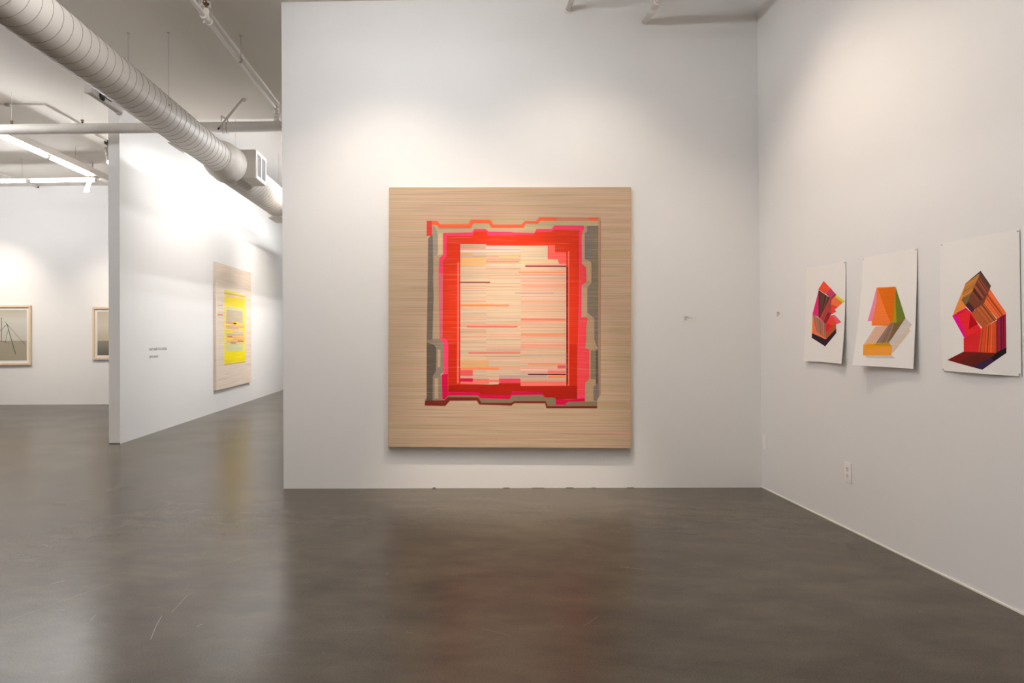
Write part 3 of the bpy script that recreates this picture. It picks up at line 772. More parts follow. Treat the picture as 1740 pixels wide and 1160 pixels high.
for x0, x1, h in ((-.17, -.14, .012), (.52, .58, .008), (1.13, 1.2, .008), (1.72, 1.79, .007), (1.38, 1.42, .006), (.80, .92, .005)):
    box(bm, (x0, YB - .0012, .001), (x1, YB + .01, .001 + h * .6), 1)
struct('wall_back', bm, [white, gapm])
bm = B(); box(bm, (XR, -4, .0), (XR + .2, 21, ZS)); struct('wall_right', bm, white)
bm = B(); box(bm, (XP - TP, YP, -.05), (XP, 21, ZS)); box(bm, (XP - TP + .001, YP - .0012, .001), (XP - .001, YP + .02, .012), 1)
struct('wall_partition', bm, [white, gapm])
bm = B(); box(bm, (-13, YF, 0), (XP - TP, YF + .2, cz(YF) + .1)); struct('wall_far', bm, white)
bm = B(); box(bm, (XP, 20.8, 0), (XR, 21, ZS)); struct('wall_end', bm, white)
bm = B(); box(bm, (-13.2, -4, 0), (-13, 15.2, 5)); struct('wall_left', bm, white)
bm = B(); box(bm, (-13, -4.2, 0), (XR + .2, -4, 5)); struct('wall_front', bm, white)
# thin bead of filler where the right wall meets the floor
bm = B(); box(bm, (XR - .006, .5, 0), (XR, YB, .010)); struct('trim_1', bm, mat('filler_bead', (.82, .78, .70), .6))

# ---------------------------------------------------------------- the paintings and prints
def hsv(c, s): return tuple(max(0, min(1, x * s)) for x in c)
def art_mat(name, c, amt=.22, thread=.0, base=(.60, .44, .29)):
    key = 'paint_' + name
    if key in MATS: return MATS[key]
    m = bpy.data.materials.new(key); m.use_nodes = True
    nt = m.node_tree; N = nt.nodes; Lk = nt.links; b = N['Principled BSDF']
    b.inputs['Roughness'].default_value = .65; b.inputs['Specular IOR Level'].default_value = .12
    tc = N.new('ShaderNodeTexCoord')
    def nz(st, scale, det=2):
        mp = N.new('ShaderNodeMapping'); mp.inputs['Scale'].default_value = st
        n = N.new('ShaderNodeTexNoise'); n.inputs['Scale'].default_value = scale; n.inputs['Detail'].default_value = det
        Lk.new(tc.outputs['Object'], mp.inputs['Vector']); Lk.new(mp.outputs['Vector'], n.inputs['Vector']); return n
    th = nz((1.1, 1, 150), 1.0, 5)
    cl = nz((.7, 1, 3.2), 1.6, 4)
    r = N.new('ShaderNodeMapRange'); r.inputs['From Min'].default_value = .3; r.inputs['From Max'].default_value = .7
    r.inputs['To Min'].default_value = 1 - amt; r.inputs['To Max'].default_value = 1 + amt * .8
    Lk.new(th.outputs['Fac'], r.inputs['Value'])
    cm = N.new('ShaderNodeVectorMath'); cm.operation = 'SCALE'; cm.inputs[0].default_value = c; Lk.new(r.outputs['Result'], cm.inputs['Scale'])
    out = cm.outputs[0]
    if thread:       # bare linen threads showing through the paint film
        t2 = nz((2.2, 1, 210), 1.0, 1)
        rr = N.new('ShaderNodeMapRange'); rr.inputs['From Min'].default_value = .60; rr.inputs['From Max'].default_value = .70; rr.inputs['To Max'].default_value = thread
        Lk.new(t2.outputs['Fac'], rr.inputs['Value'])
        mx = N.new('ShaderNodeMix'); mx.data_type = 'RGBA'; mx.inputs['B'].default_value = (*base, 1)
        Lk.new(rr.outputs['Result'], mx.inputs['Factor']); Lk.new(out, mx.inputs['A']); out = mx.outputs['Result']
    if name in ('linen', 'ylinen'):     # pinkish and olive clouds of coloured thread
        for k, (cc, st, sc) in enumerate((((.64, .27, .21), (.6, 1, 75), 1.0), ((.44, .35, .17), (.5, 1, 11), 1.3), ((.30, .21, .15), (.8, 1, 120), 1.0))):
            t3 = nz(st, sc, 3)
            rr = N.new('ShaderNodeMapRange'); rr.inputs['From Min'].default_value = .52; rr.inputs['From Max'].default_value = .72; rr.inputs['To Max'].default_value = .62 if name == 'linen' else .2
            Lk.new(t3.outputs['Fac'], rr.inputs['Value'])
            mx = N.new('ShaderNodeMix'); mx.data_type = 'RGBA'; mx.inputs['B'].default_value = (*cc, 1)
            Lk.new(rr.outputs['Result'], mx.inputs['Factor']); Lk.new(out, mx.inputs['A']); out = mx.outputs['Result']
    Lk.new(out, b.inputs['Base Color'])
    bp = N.new('ShaderNodeBump'); bp.inputs['Strength'].default_value = .15; bp.inputs['Distance'].default_value = .001
    Lk.new(th.outputs['Fac'], bp.inputs['Height']); Lk.new(bp.outputs['Normal'], b.inputs['Normal'])
    MATS[key] = m
    return m
COL = dict(linen=(.56, .415, .285), ored=(.86, .13, .05), redd=(.70, .05, .04), brnpk=(.52, .22, .15), brown=(.42, .29, .18), gg=(.47, .38, .22),
    brnln=(.40, .26, .18), tan2=(.46, .32, .20), tan3=(.66, .46, .26), lgrey=(.33, .28, .23), dgrey=(.17, .135, .115), mgrey=(.26, .21, .165), dgrey2=(.115, .09, .075),
    tan4=(.50, .34, .20), ggd=(.24, .18, .11), lilac=(.20, .165, .15), olv=(.22, .175, .11), redln=(.42, .19, .14), pink=(.88, .05, .14), crim=(.62, .005, .06),
    pinkr=(.82, .06, .08), pinkdull=(.66, .12, .18), red=(.66, .036, .010), red2=(.56, .022, .006), red3=(.40, .013, .004), lred=(.85, .14, .09), dred=(.45, .035, .03), dmar=(.26, .01, .02),
    lred2=(.90, .12, .10), lin2=(.62, .47, .33), s1=(.70, .31, .22), s2=(.50, .37, .25), s3=(.80, .42, .36), s4=(.50, .30, .20), s5=(.76, .26, .14), s6=(.50, .37, .33),
    pkst=(.82, .33, .27), pale=(.84, .60, .50), otan=(.66, .38, .17), mauve=(.50, .34, .31), oran=(.78, .42, .17), ost=(.84, .25, .11), pkl=(.80, .48, .42),
    yel=(.70, .48, .22), dmar2=(.22, .03, .04), rst=(.72, .17, .13), redp=(.78, .10, .10), redp2=(.86, .17, .14), crim2=(.75, .06, .10), crpk=(.72, .11, .16),
    dmar3=(.12, .012, .03), dkr=(.20, .022, .012),
    p_or=(.92, .19, .06), p_brn=(.42, .17, .11), p_red=(.86, .06, .035), p_brn2=(.45, .10, .02), p_red2=(.72, .02, .03), p_pk=(.88, .10, .16), p_dk=(.03, .012, .025),
    p_mag=(.86, .02, .20), p_dbr=(.12, .045, .03), p_orr=(.92, .09, .035), p_mar=(.50, .05, .11), p_lime=(.62, .68, .02), p_brr=(.42, .06, .05), p_dmr=(.32, .005, .03),
    p_lpk=(.90, .25, .42), p_or2=(.95, .22, .04), p_do=(.76, .16, .005), p_ol=(.42, .33, .01), p_gr=(.16, .20, .025), p_pch=(.76, .48, .35), p_tau=(.27, .17, .12),
    p_olb=(.20, .13, .04), p_lg=(.66, .60, .56), p_tn=(.72, .57, .43), p_yo=(.92, .36, .05), p_yo2=(.88, .36, .005), p_olb2=(.55, .30, .01),
    p_or3=(.88, .27, .05), p_ob=(.50, .20, .04), p_dbr2=(.09, .055, .04), p_mbr=(.20, .05, .025), p_pur=(.08, .015, .045), p_or4=(.90, .14, .035), p_brr2=(.48, .11, .03),
    p_r3=(.86, .02, .03), p_mg3=(.92, .0, .30), p_mg4=(.80, .0, .12), p_dr3=(.48, .0, .005), p_r4=(.74, .02, .025), p_ro3=(.70, .085, .02), p_mar2=(.30, .012, .045),
    p_dr4=(.20, .008, .008), p_nav=(.045, .02, .06), p_blk=(.012, .008, .010), p_dr5=(.13, .015, .008),
    y1=(.82, .68, .10), y_br=(.58, .44, .16), y_pch=(.78, .54, .34), y2=(.86, .66, .06), y_pg=(.62, .62, .34), y_gt=(.55, .46, .33), y_o=(.84, .38, .14), y_pk=(.80, .36, .26),
    y_lo=(.84, .56, .22), y_dk=(.48, .14, .09), y_rd=(.78, .30, .16), y_dkl=(.46, .36, .26), y3=(.86, .70, .01))
THREAD = dict(red=.24, red2=.16, red3=.05, pink=.2, pinkr=.5, pinkdull=.6, lgrey=.45, dgrey=.40, dgrey2=.35, mgrey=.45, lilac=.5, olv=.5, brown=.35, dmar=.6, dred=.4, lred=.4, lred2=.3)

def art_faces(bm, art, slots, mats, z0, surf=None, cuts=0, W=1, H=1, step=.00015):
    """painted areas: flat colour shapes laid on the sheet or canvas"""
    rnd = random.Random(11)
    def slot(name, shade=None):
        k = name if shade is None else '%s_%d' % (name, shade)
        if k not in slots:
            c = COL[name]
            if shade is not None: c = hsv(c, (.45, .78, 1.25, 1.9)[shade])
            slots[k] = len(mats)
            mats.append(art_mat(k, c, .16 if z0 > .01 else .06, THREAD.get(name, 0)))
        return slots[k]
    for it in art:
        lay, cn, pts = it[:3]
        P = [(x / 1000, y / 1000) for x, y in pts]
        polys = []
        if len(it) > 3:          # a face ruled with coloured lines from its first edge to its third
            n = abs(it[3])
            if it[3] > 0: polys.append((P, slot(cn), lay))
            if len(P) == 5: P4 = (P[0], P[1], P[3], P[4]); 
            elif len(P) == 6: P4 = (P[0], P[1], P[3], P[4])
            elif len(P) == 3: P4 = (P[0], P[1], P[2], P[2])
            else: P4 = P
            a, b_, c_, d = [Vector(p) for p in P4]
            lerp = lambda p, q, t: p + (q - p) * t
            k = 0.0
            while k < .97 and n:
                w = rnd.choice((.25, .4, .6, 1.0)) / n
                if rnd.random() < .62:
                    k2 = min(1, k + w)
                    polys.append(([tuple(lerp(a, b_, k)), tuple(lerp(a, b_, k2)), tuple(lerp(d, c_, k2)), tuple(lerp(d, c_, k))], slot(cn, rnd.choice((0, 1, 2, 3, 2))), lay + .5))
                k += w + .15 / n
        else:
            polys.append((P, slot(cn), lay))
        for pp, mi, ly in polys:
            t = B()
            tv = [t.verts.new((x, 0, -y)) for x, y in pp]
            for tri in tessellate_polygon([[Vector((x, y, 0)) for x, y in pp]]):
                if len(set(tri)) == 3: t.faces.new([tv[i] for i in tri])
            if cuts:
                for i in range(1, cuts):
                    bmesh.ops.bisect_plane(t, geom=t.verts[:] + t.edges[:] + t.faces[:], plane_co=(W * i / cuts, 0, 0), plane_no=(1, 0, 0))
                    bmesh.ops.bisect_plane(t, geom=t.verts[:] + t.edges[:] + t.faces[:], plane_co=(0, 0, -H * i / cuts), plane_no=(0, 0, 1))
            vm = {}
            for v in t.verts:
                off = z0 + step * ly
                if surf: off += surf(v.co.x / W, -v.co.z / H)
                vm[v] = bm.verts.new((v.co.x, -off, v.co.z))
            for f in t.faces:
                vs_ = [vm[v] for v in f.verts]
                nf = bm.faces.new(vs_); nf.normal_update()
                if nf.normal.y > 0: nf.normal_flip()
                nf.material_index = mi; nf.smooth = bool(surf)
            t.free()

def painting(name, label, art, linen, loc, rot, W=2.353, H=2.532, T=.05):
    bm = B(); box(bm, (0, -T, -H), (W, -.002, 0))
    bmesh.ops.bevel(bm, geom=bm.edges[:], offset=.004, segments=2, affect='EDGES')
    bmesh.ops.recalc_face_normals(bm, faces=bm.faces[:])
    mats = [art_mat(linen, COL['linen'] if linen == 'linen' else (.76, .65, .54), .18)]
    art_faces(bm, art, {}, mats, T)
    return tag(obj(name, bm, mats, None, loc, rot, recalc=False), label, 'painting')
painting('abstract_painting', 'large square linen painting of a jagged red frame on striped tan, on the middle wall', ART_BIG, 'linen', (-.577, YB, 2.944), (0, .0097, 0))
painting('abstract_painting', 'linen painting with a yellow rectangle, seen obliquely on the white partition', ART_Y, 'ylinen', (XP, 13.206, 2.969), (0, 0, PI / 2), W=2.36)

def sheet(label, art, y0, ztop, surf, pins):
    t = thing('pinned_print', label, 'print', (XR, y0, ztop), (0, 0, -PI / 2), 'pinned prints on the side wall')
    W, H, n, m = .5715, .7793, 20, 24
    bm = B()
    F = [[bm.verts.new((W * i / n, -surf(i / n, j / m) - .0012, -H * j / m)) for i in range(n + 1)] for j in range(m + 1)]
    K = [[bm.verts.new((W * i / n, -surf(i / n, j / m) - .0002, -H * j / m)) for i in range(n + 1)] for j in range(m + 1)]
    for j in range(m):
        for i in range(n):
            bm.faces.new((F[j][i], F[j + 1][i], F[j + 1][i + 1], F[j][i + 1])).smooth = True
            bm.faces.new((K[j][i], K[j][i + 1], K[j + 1][i + 1], K[j + 1][i])).smooth = True
    def rim(*q): bm.faces.new([bm.verts.new(v.co) for v in q])
    for i in range(n):
        rim(F[0][i], F[0][i + 1], K[0][i + 1], K[0][i]); rim(F[m][i + 1], F[m][i], K[m][i], K[m][i + 1])
    for j in range(m):
        rim(F[j + 1][0], F[j][0], K[j][0], K[j + 1][0]); rim(F[j][n], F[j + 1][n], K[j + 1][n], K[j][n])
    mats = [paperm]
    art_faces(bm, art, {}, mats, .0014, surf, 16, W, H, .0001)
    obj('paper_sheet', bm, mats, t, recalc=False)
    for u, v in pins:
        pb = B(); x, z = u, -v; d = surf(u / W, v / H)
        tube(pb, (x, -d - .001, z), (x, -d - .006, z), .0045, .0035, 12)
        tube(pb, (x, .012, z), (x, -d, z), .0008, n=6)
        obj('push_pin', pb, pinm, t)
    return t
TOP = ((.010, .010), (.5615, .010))
sheet('print with red, pink and lime folded shape on white paper, beside the wall corner', ART_P1, 5.7705, 2.040,
      lambda u, v: .004 + v ** 2.2 * (.022 * (1 - u) ** 2 + .034 * u ** 2 + .006) + .004 * math.sin(PI * u) * (1 - v), TOP)
sheet('print with orange and green lampshade-like shape, lower corner curling off the wall', ART_P2, 4.9835, 2.040,
      lambda u, v: .004 + v ** 1.5 * (.080 * (1 - u) ** 1.4 + .030 * u ** 2 + .004) + .004 * math.sin(PI * u) * (1 - v), TOP)
sheet('print with brown and orange folded block on a dark base, pinned at four corners', ART_P3, 4.2019, 2.040,
      lambda u, v: .004 + .020 * math.sin(PI * min(1, max(0, u))) ** .8 * v ** 1.5 + .008 * (1 - u) * math.sin(PI * v) + .003 * math.sin(PI * u), TOP + ((.010, .769), (.5615, .769)))

# framed photographs in the side room
def ramp_mat(name, stops, h, noise_amt=.08):
    m = bpy.data.materials.new(name); m.use_nodes = True; nt = m.node_tree; N = nt.nodes; b = N['Principled BSDF']
    b.inputs['Roughness'].default_value = .35
    tc = N.new('ShaderNodeTexCoord'); sp = N.new('ShaderNodeSeparateXYZ'); nt.links.new(tc.outputs['Object'], sp.inputs[0])
    mr = N.new('ShaderNodeMapRange'); mr.inputs['From Min'].default_value = -h; mr.inputs['From Max'].default_value = 0
    nt.links.new(sp.outputs['Z'], mr.inputs['Value'])
    r = N.new('ShaderNodeValToRGB'); e = r.color_ramp.elements
    while len(e) < len(stops): e.new(.5)
    for el, (p, c) in zip(e, stops): el.position = p; el.color = (*c, 1)
    nt.links.new(mr.outputs['Result'], r.inputs['Fac']); nt.links.new(r.outputs['Color'], b.inputs['Base Color'])
    return m
def framed(label, x0, x1, ztop, zbot, stops, marks=()):
    t = thing('framed_photograph', label, 'picture', (x0, YF, ztop), (0, 0, 0), 'framed photographs in the side room')
    W, H, D, F, Mb = x1 - x0, ztop - zbot, .045, .045, .055
    bm = B()
    for lo, hi in (((0, -D, -F), (W, -.002, 0)), ((0, -D, -H), (W, -.002, -H + F)), ((0, -D, -H + F), (F, -.002, -F)), ((W - F, -D, -H + F), (W, -.002, -F))): box(bm, lo, hi)
    obj('frame', bm, woodm, t)
    bm = B(); box(bm, (F, -.018, -H + F), (W - F, -.004, -F)); obj('mat_board', bm, matbm, t)
    iw, ih = W - 2 * (F + Mb), H - 2 * (F + Mb)
    bm = B(); box(bm, (0, -.020, -ih), (iw, -.017, 0))
    for (ax, az), (bx, bz), r in marks:
        a = Vector((ax * iw, -.0205, -az * ih)); b_ = Vector((bx * iw, -.0205, -bz * ih)); d = (b_ - a).normalized(); s = Vector((d.z, 0, -d.x)) * r
        f = bm.faces.new([bm.verts.new(p) for p in (a + s, b_ + s, b_ - s, a - s)]); f.material_index = 1; f.normal_update()
        if f.normal.y > 0: f.normal_flip()
    o = obj('photograph', bm, [ramp_mat('photo_' + str(len(marks)), stops, ih), mat('photo_ink', (.06, .055, .05), .4)], t, (F + Mb, 0, -F - Mb), recalc=False)
    return t
framed('framed photo of thin poles leaning into a tripod, maple frame, cut by the picture edge', -10.70, -9.354, 2.227, .890,
       [(0, (.36, .32, .23)), (.385, (.34, .30, .23)), (.395, (.55, .52, .45)), (.8, (.58, .56, .50)), (1, (.46, .42, .32))],
       (((.50, .155), (.497, .63), .006), ((.61, .28), (.30, .60), .005), ((.61, .28), (.78, .88), .008), ((.56, .22), (.61, .28), .004), ((.61, .28), (.96, .68), .004), ((.635, .38), (.57, .66), .004), ((.497, .62), (.66, .655), .003)))
framed('framed photo of a plain horizon, half hidden behind the partition end', -7.957, -6.78, 2.174, .998,
       [(0, (.13, .12, .10)), (.32, (.27, .24, .19)), (.335, (.50, .44, .33)), (.7, (.62, .56, .46)), (1, (.50, .45, .36))])

# ---------------------------------------------------------------- writing on the walls
def lettering(part, text, parent, loc, rot, width, height):
    cu = bpy.data.curves.new(part, 'FONT'); cu.body = text; cu.size = 1; cu.extrude = .002
    o = bpy.data.objects.new(part, cu); C.objects.link(o)
    dg = bpy.context.evaluated_depsgraph_get(); me = bpy.data.meshes.new_from_object(o.evaluated_get(dg))
    C.objects.unlink(o); bpy.data.objects.remove(o)
    xs = [v.co.x for v in me.vertices]; ys = [v.co.y for v in me.vertices]
    sx = width / (max(xs) - min(xs)); sy = height / (max(ys) - min(ys)); mx, my = min(xs), min(ys)
    for v in me.vertices: v.co = ((v.co.x - mx) * sx, -v.co.z * .5, (v.co.y - my) * sy)
    me.materials.clear(); me.materials.append(letterm)
    q = bpy.data.objects.new(part, me); C.objects.link(q); q.parent = parent; q.location = loc; q.rotation_euler = rot
    return q
t = thing('wall_lettering', 'two lines of small grey capital letters on the white partition', 'wall text', (XP + .001, 10.35, 1.17), (0, 0, PI / 2))
lettering('text_line', 'ANTONIETTA GRASSI', t, (0, 0, .115), (0, 0, 0), .645, .043)
lettering('text_line', 'LIFELINES', t, (0, 0, 0), (0, 0, 0), .325, .040)
def placard(label, loc, rot, w, h, rows):
    t = thing('wall_label', label, 'label', loc, rot)
    bm = B(); box(bm, (0, -.003, -h), (w, -.0005, 0)); obj('card', bm, mat('label_card', (.79, .765, .74), .6), t)
    bm = B(); z = -.006
    for wd, hh, gap in rows:
        x = .004
        while x < wd:
            dx = .004 + .006 * abs(math.sin(x * 917)); box(bm, (x, -.0036, z - hh), (min(wd, x + dx), -.0028, z)); x += dx + .002
        z -= hh + gap
    obj('printed_lines', bm, mat('label_print', (.30, .27, .25), .7), t)
ROWS = ((.05, .008, .004), (.085, .005, .005), (.03, .005, .005), (.045, .004, .003))
placard('small white text label on the middle wall between large painting and corner', (2.285, YB, 1.668), (0, 0, 0), .125, .066, ROWS)
placard('small white text label on the side wall before the first print', (XR, 6.29, 1.695), (0, 0, -PI / 2), .105, .075, ((.05, .010, .004), (.06, .008, .005), (.03, .008, .005)))

# ---------------------------------------------------------------- wall plates
t = thing('power_outlet', 'white double power socket low on the side wall under the prints', 'power socket', (XR, 5.247, .513), (0, 0, -PI / 2))
bm = B(); box(bm, (0, -.007, -.152), (.090, -.0005, 0)); bmesh.ops.bevel(bm, geom=bm.edges[:], offset=.003, segments=2, affect='EDGES'); obj('cover_plate', bm, platem, t)
for zc in (-.050, -.102):
    bm = B(); box(bm, (.027, -.010, zc - .019), (.063, -.006, zc + .019)); bmesh.ops.bevel(bm, geom=[e for e in bm.edges if abs(e.verts[0].co.y - e.verts[1].co.y) > .001], offset=.009, segments=4, affect='EDGES')
    r = obj('receptacle', bm, platem, t)
    bm = B()
    for x in (.036, .050): box(bm, (x, -.0106, zc - .004), (x + .004, -.0095, zc + .011))
    tube(bm, (.045, -.0106, zc - .011), (.045, -.0095, zc - .011), .0035, n=10)
    obj('slot', bm, slotm, r)
bm = B(); tube(bm, (.045, -.0085, -.076), (.045, -.006, -.076), .003, n=10); obj('screw', bm, pinm, t)
t = thing('blank_wall_plate', 'narrow white wall plate with flat insert, tight against the wall corner', 'wall plate', (XR, 6.598, .517), (0, 0, -PI / 2))
bm = B(); box(bm, (0, -.008, -.136), (.088, -.0005, 0)); bmesh.ops.bevel(bm, geom=bm.edges[:], offset=.003, segments=2, affect='EDGES'); obj('cover_plate', bm, platem, t)
bm = B(); box(bm, (.026, -.011, -.108), (.062, -.007, -.028)); obj('insert', bm, platem, t)

# ---------------------------------------------------------------- the spiral duct
DX, DZ = -3.23, 4.018
def spiral_duct(part, y0, y1, r, pitch, parent, zc=DZ):
    bm = B(); lathe_y(bm, DX, zc, [(y0, r), (y1, r)], 96); d = obj(part, bm, ductm, parent); local(d)
    bm = B(); n = int((y1 - y0) / pitch * 48); pts = []
    for i in range(n + 1):
        y = y0 + .01 + (y1 - y0 - .02) * i / n; a = 2 * PI * (y / pitch)
        pts.append((DX + (r + .0005) * math.cos(a), y, zc + (r + .0005) * math.sin(a)))
    sweep(bm, pts, .0026, 6)
    s = obj('seam', bm, seamm, d)
    return d
duct = thing('spiral_duct', 'long cream spiral air duct running under the ceiling', 'duct', (DX, 5.9, DZ))
spiral_duct('duct_pipe', 2.5, 9.38, .2022, .1386, duct)
spiral_duct('duct_pipe', 9.85, 17.5, .261, .1386, duct, 4.029)
bm = B(); lathe_y(bm, DX, 4.024, [(9.34, .2045), (9.38, .213), (9.445, .239), (9.53, .260), (9.615, .269), (9.83, .271), (9.834, .279), (9.86, .279), (9.87, .269)], 96)
local(obj('reducer', bm, ductm, duct))
bm = B(); box(bm, (DX, 9.915, 3.835), (-2.836, 10.47, 4.26)); bmesh.ops.bevel(bm, geom=bm.edges[:], offset=.003, segments=1, affect='EDGES'); rb = local(obj('register_box', bm, ductm, duct))
x = -2.836; ya, yb, za, zb = 9.925, 10.46, 3.845, 4.25
bm = B()
for lo, hi in (((x, ya, za), (x + .008, yb, za + .037)), ((x, ya, zb - .037), (x + .008, yb, zb)), ((x, ya, za + .037), (x + .008, ya + .037, zb - .037)), ((x, yb - .037, za + .037), (x + .008, yb, zb - .037)), ((x, 10.18, za + .037), (x + .008, 10.205, zb - .037))): box(bm, lo, hi)
g = obj('grille', bm, mat('grille_cream', (.80, .77, .72), .45), rb)
bm = B()
for y0, y1 in ((ya + .037, 10.18), (10.205, yb - .037)):
    for k in range(16):
        z = za + .043 + k * .0205; box(bm, (x - .001, y0, z), (x + .004, y1, z + .0035))
obj('louvre', bm, mat('grille_cream', (.80, .77, .72), .45), g)
bm = B(); box(bm, (x - .002, ya + .037, za + .037), (x + .001, yb - .037, zb - .037)); obj('opening', bm, mat('grille_shadow', (.02, .02, .025), .9), g)
bm = B(); box(bm, (-3.411, 12.71, 3.739), (-2.88, 13.33, 3.995)); bmesh.ops.bevel(bm, geom=bm.edges[:], offset=.003, segments=1, affect='EDGES'); local(obj('register_box', bm, ductm, duct))
for x, y, zt, top in ((-3.028, 7.27, 4.02, cz(7.27)), (-3.47, 7.27, 4.02, cz(7.27)), (-2.967, 11.97, 4.10, ZS)):
    bm = B(); tube(bm, (x, y, zt), (x, y, top), .0028, n=8); box(bm, (x - .028, y - .012, zt - .012), (x + .016, y + .012, zt)); tube(bm, (x, y, top - .006), (x, y, top), .016, n=12)
    local(obj('hanger_rod', bm, mat('wire_pale', (.50, .46, .41), .5), duct))

# ---------------------------------------------------------------- sprinkler pipes
P = thing('sprinkler_piping', 'thick white cross pipe below the ceiling with a slim branch pipe running forward', 'pipe', (-4.3, 9.0, 4.306))
bm = B(); tube(bm, (-9.5, 9.02, 4.325), (-1.0, 8.99, 4.303), .068, n=32); local(obj('pipe', bm, pipem, P))
bm = B(); tube(bm, (-2.29, 8.995, 4.34), (-2.29, 8.995, 4.46), .036, n=20); tube(bm, (-2.29, 8.995, 4.43), (-2.29, 8.995, 4.47), .044, n=20); tube(bm, (-2.29, 8.995, 4.36), (-2.29, 8.995, 4.385), .05, n=20); local(obj('tee_riser', bm, pipem, P))
for x in (-5.895, -4.93, -8.2):
    bm = B(); tube(bm, (x, 9.01, 4.39), (x, 9.01, cz(9)), .0022, n=8); 
    h = local(obj('hanger_rod', bm, ceilm, P))
    bm = B(); tube(bm, (x, 9.01, 4.392), (x, 9.01, 4.412), .016, n=6); tube(bm, (x, 9.01, 4.425), (x, 9.01, 4.432), .022, n=12); obj('nut', bm, rustm, h)
bm = B(); tube(bm, (-2.86, 9.41, cz(9.41)), (-2.99, 9.05, 4.43), .018, n=14); tube(bm, (-2.845, 9.43, cz(9.43)), (-2.865, 9.40, cz(9.4) - .03), .035, .02, n=14)
tube(bm, (-2.99, 9.05, 4.43), (-3.035, 8.905, 4.27), .012, n=12)
sweep(bm, [(-2.95 + .01 * math.sin(a), 9.0 + .075 * math.cos(a), 4.306 + .08 * math.sin(a)) for a in [k * PI / 8 for k in range(17)]], .006, 6)
sweep(bm, [(-3.00 + .01 * math.sin(a), 9.0 + .078 * math.cos(a), 4.306 + .082 * math.sin(a)) for a in [k * PI / 8 for k in range(17)]], .005, 6)
tube(bm, (-3.04, 9.0, 4.46), (-2.95, 9.0, 4.40), .009, n=8); tube(bm, (-3.04, 9.0, 4.39), (-3.04, 9.0, 4.47), .006, n=8)
sb = local(obj('sway_brace', bm, mat('brace_shade_grey', (.50, .46, .41), .5), P))  # grey darkened to stand for the shaded side of the brace
bm = B(); tube(bm, (-3.037, 8.90, 4.264), (-3.040, 8.885, 4.250), .013, n=12); obj('bolt_end', bm, darkm, sb)
Q = P
bm = B(); tube(bm, (-2.29, 2.5, 4.52), (-2.29, 8.96, 4.54), .021, n=20); tube(bm, (-2.29, 8.90, 4.54), (-2.29, 9.03, 4.54), .036, n=20); tube(bm, (-2.29, 8.995, 4.575), (-2.29, 8.995, 4.46), .034, n=20); local(obj('pipe', bm, pipem, Q))
bm = B(); tube(bm, (-2.29, 6.30, 4.53), (-2.29, 6.44, 4.53), .033, n=20); tube(bm, (-2.29, 6.29, 4.53), (-2.29, 6.32, 4.53), .038, n=20); tube(bm, (-2.29, 6.43, 4.53), (-2.29, 6.46, 4.53), .038, n=20)
tube(bm, (-2.29, 6.37, 4.53), (-2.29, 6.37, 4.62), .026, n=16); tube(bm, (-2.315, 6.36, 4.48), (-2.29, 6.37, 4.52), .010, n=10); local(obj('coupling', bm, pipem, Q))
bm = B(); tube(bm, (-2.29, 6.37, 4.62), (-2.29, 6.37, 4.665), .012, n=10); tube(bm, (-2.29, 6.37, 4.66), (-2.29, 6.37, 4.672), .028, n=12); tube(bm, (-2.29, 6.37, 4.67), (-2.29, 6.37, cz(6.37)), .005, n=8); local(obj('sprinkler_head', bm, rustm, Q))
bm = B(); tube(bm, (-2.27, 7.37, 4.54), (-2.27, 7.37, cz(7.37)), .0035, n=8); tube(bm, (-2.27, 7.37, cz(7.37) - .006), (-2.27, 7.37, cz(7.37)), .018, n=12); tube(bm, (-2.275, 7.36, 4.535), (-2.275, 7.38, 4.535), .030, n=16); local(obj('hanger_rod', bm, wirem, Q))
K = thing('ceiling_conduit', 'thin conduit with a round box fixed to the ceiling beside the slim pipe', 'conduit', (-2.408, 6, 4.8))
bm = B(); v0, v1 = cz(2.5), cz(9.3); tube(bm, (-2.405, 2.5, v0 - .014), (-2.405, 9.6, cz(9.6) - .014), .011, n=12); local(obj('conduit_pipe', bm, pipem, K))
bm = B(); z = cz(6.62); tube(bm, (-2.39, 6.62, z), (-2.39, 6.62, z - .055), .060, .052, n=24); local(obj('round_box', bm, fixm, K))
bm = B(); sweep(bm, [(-2.39, 6.55, z - .03), (-2.37, 6.50, z - .06), (-2.34, 6.45, z - .05), (-2.30, 6.40, z - .10)], .004, 6); local(obj('cable', bm, darkm, K))
def entering(label, a, b, r):
    t = thing('water_pipe', label, 'pipe', b)
    bm = B(); tube(bm, a, b, r, n=20); local(obj('pipe', bm, pipem, t))
    bm = B(); d = (Vector(b) - Vector(a)).normalized(); tube(bm, Vector(b) - d * .012, b, r * 1.45, n=24); local(obj('collar', bm, pipem, t))
    return t, d
t, d = entering('short white pipe entering the top of the middle wall, nearer the painting', (1.19, 5.2, 4.70), (1.19, YB + .001, 4.68), .026)
t, d = entering('white jointed pipe entering the top of the middle wall, nearer the corner', (1.935, 5.2, 4.545), (1.935, YB + .001, 4.545), .028)
bm = B(); tube(bm, (1.935, 6.33, 4.545), (1.935, 6.42, 4.545), .040, n=24); tube(bm, (1.935, 6.20, 4.545), (1.935, 6.24, 4.545), .040, n=24); tube(bm, (1.935, 6.30, 4.56), (1.935, 6.30, 4.63), .018, n=12); local(obj('coupling', bm, pipem, t))
bm = B(); tube(bm, (1.935, 6.30, 4.62), (1.935, 6.30, 4.65), .014, n=12); tube(bm, (1.935, 6.30, 4.645), (1.935, 6.30, 4.662), .022, n=12); local(obj('sprinkler_head', bm, rustm, t))

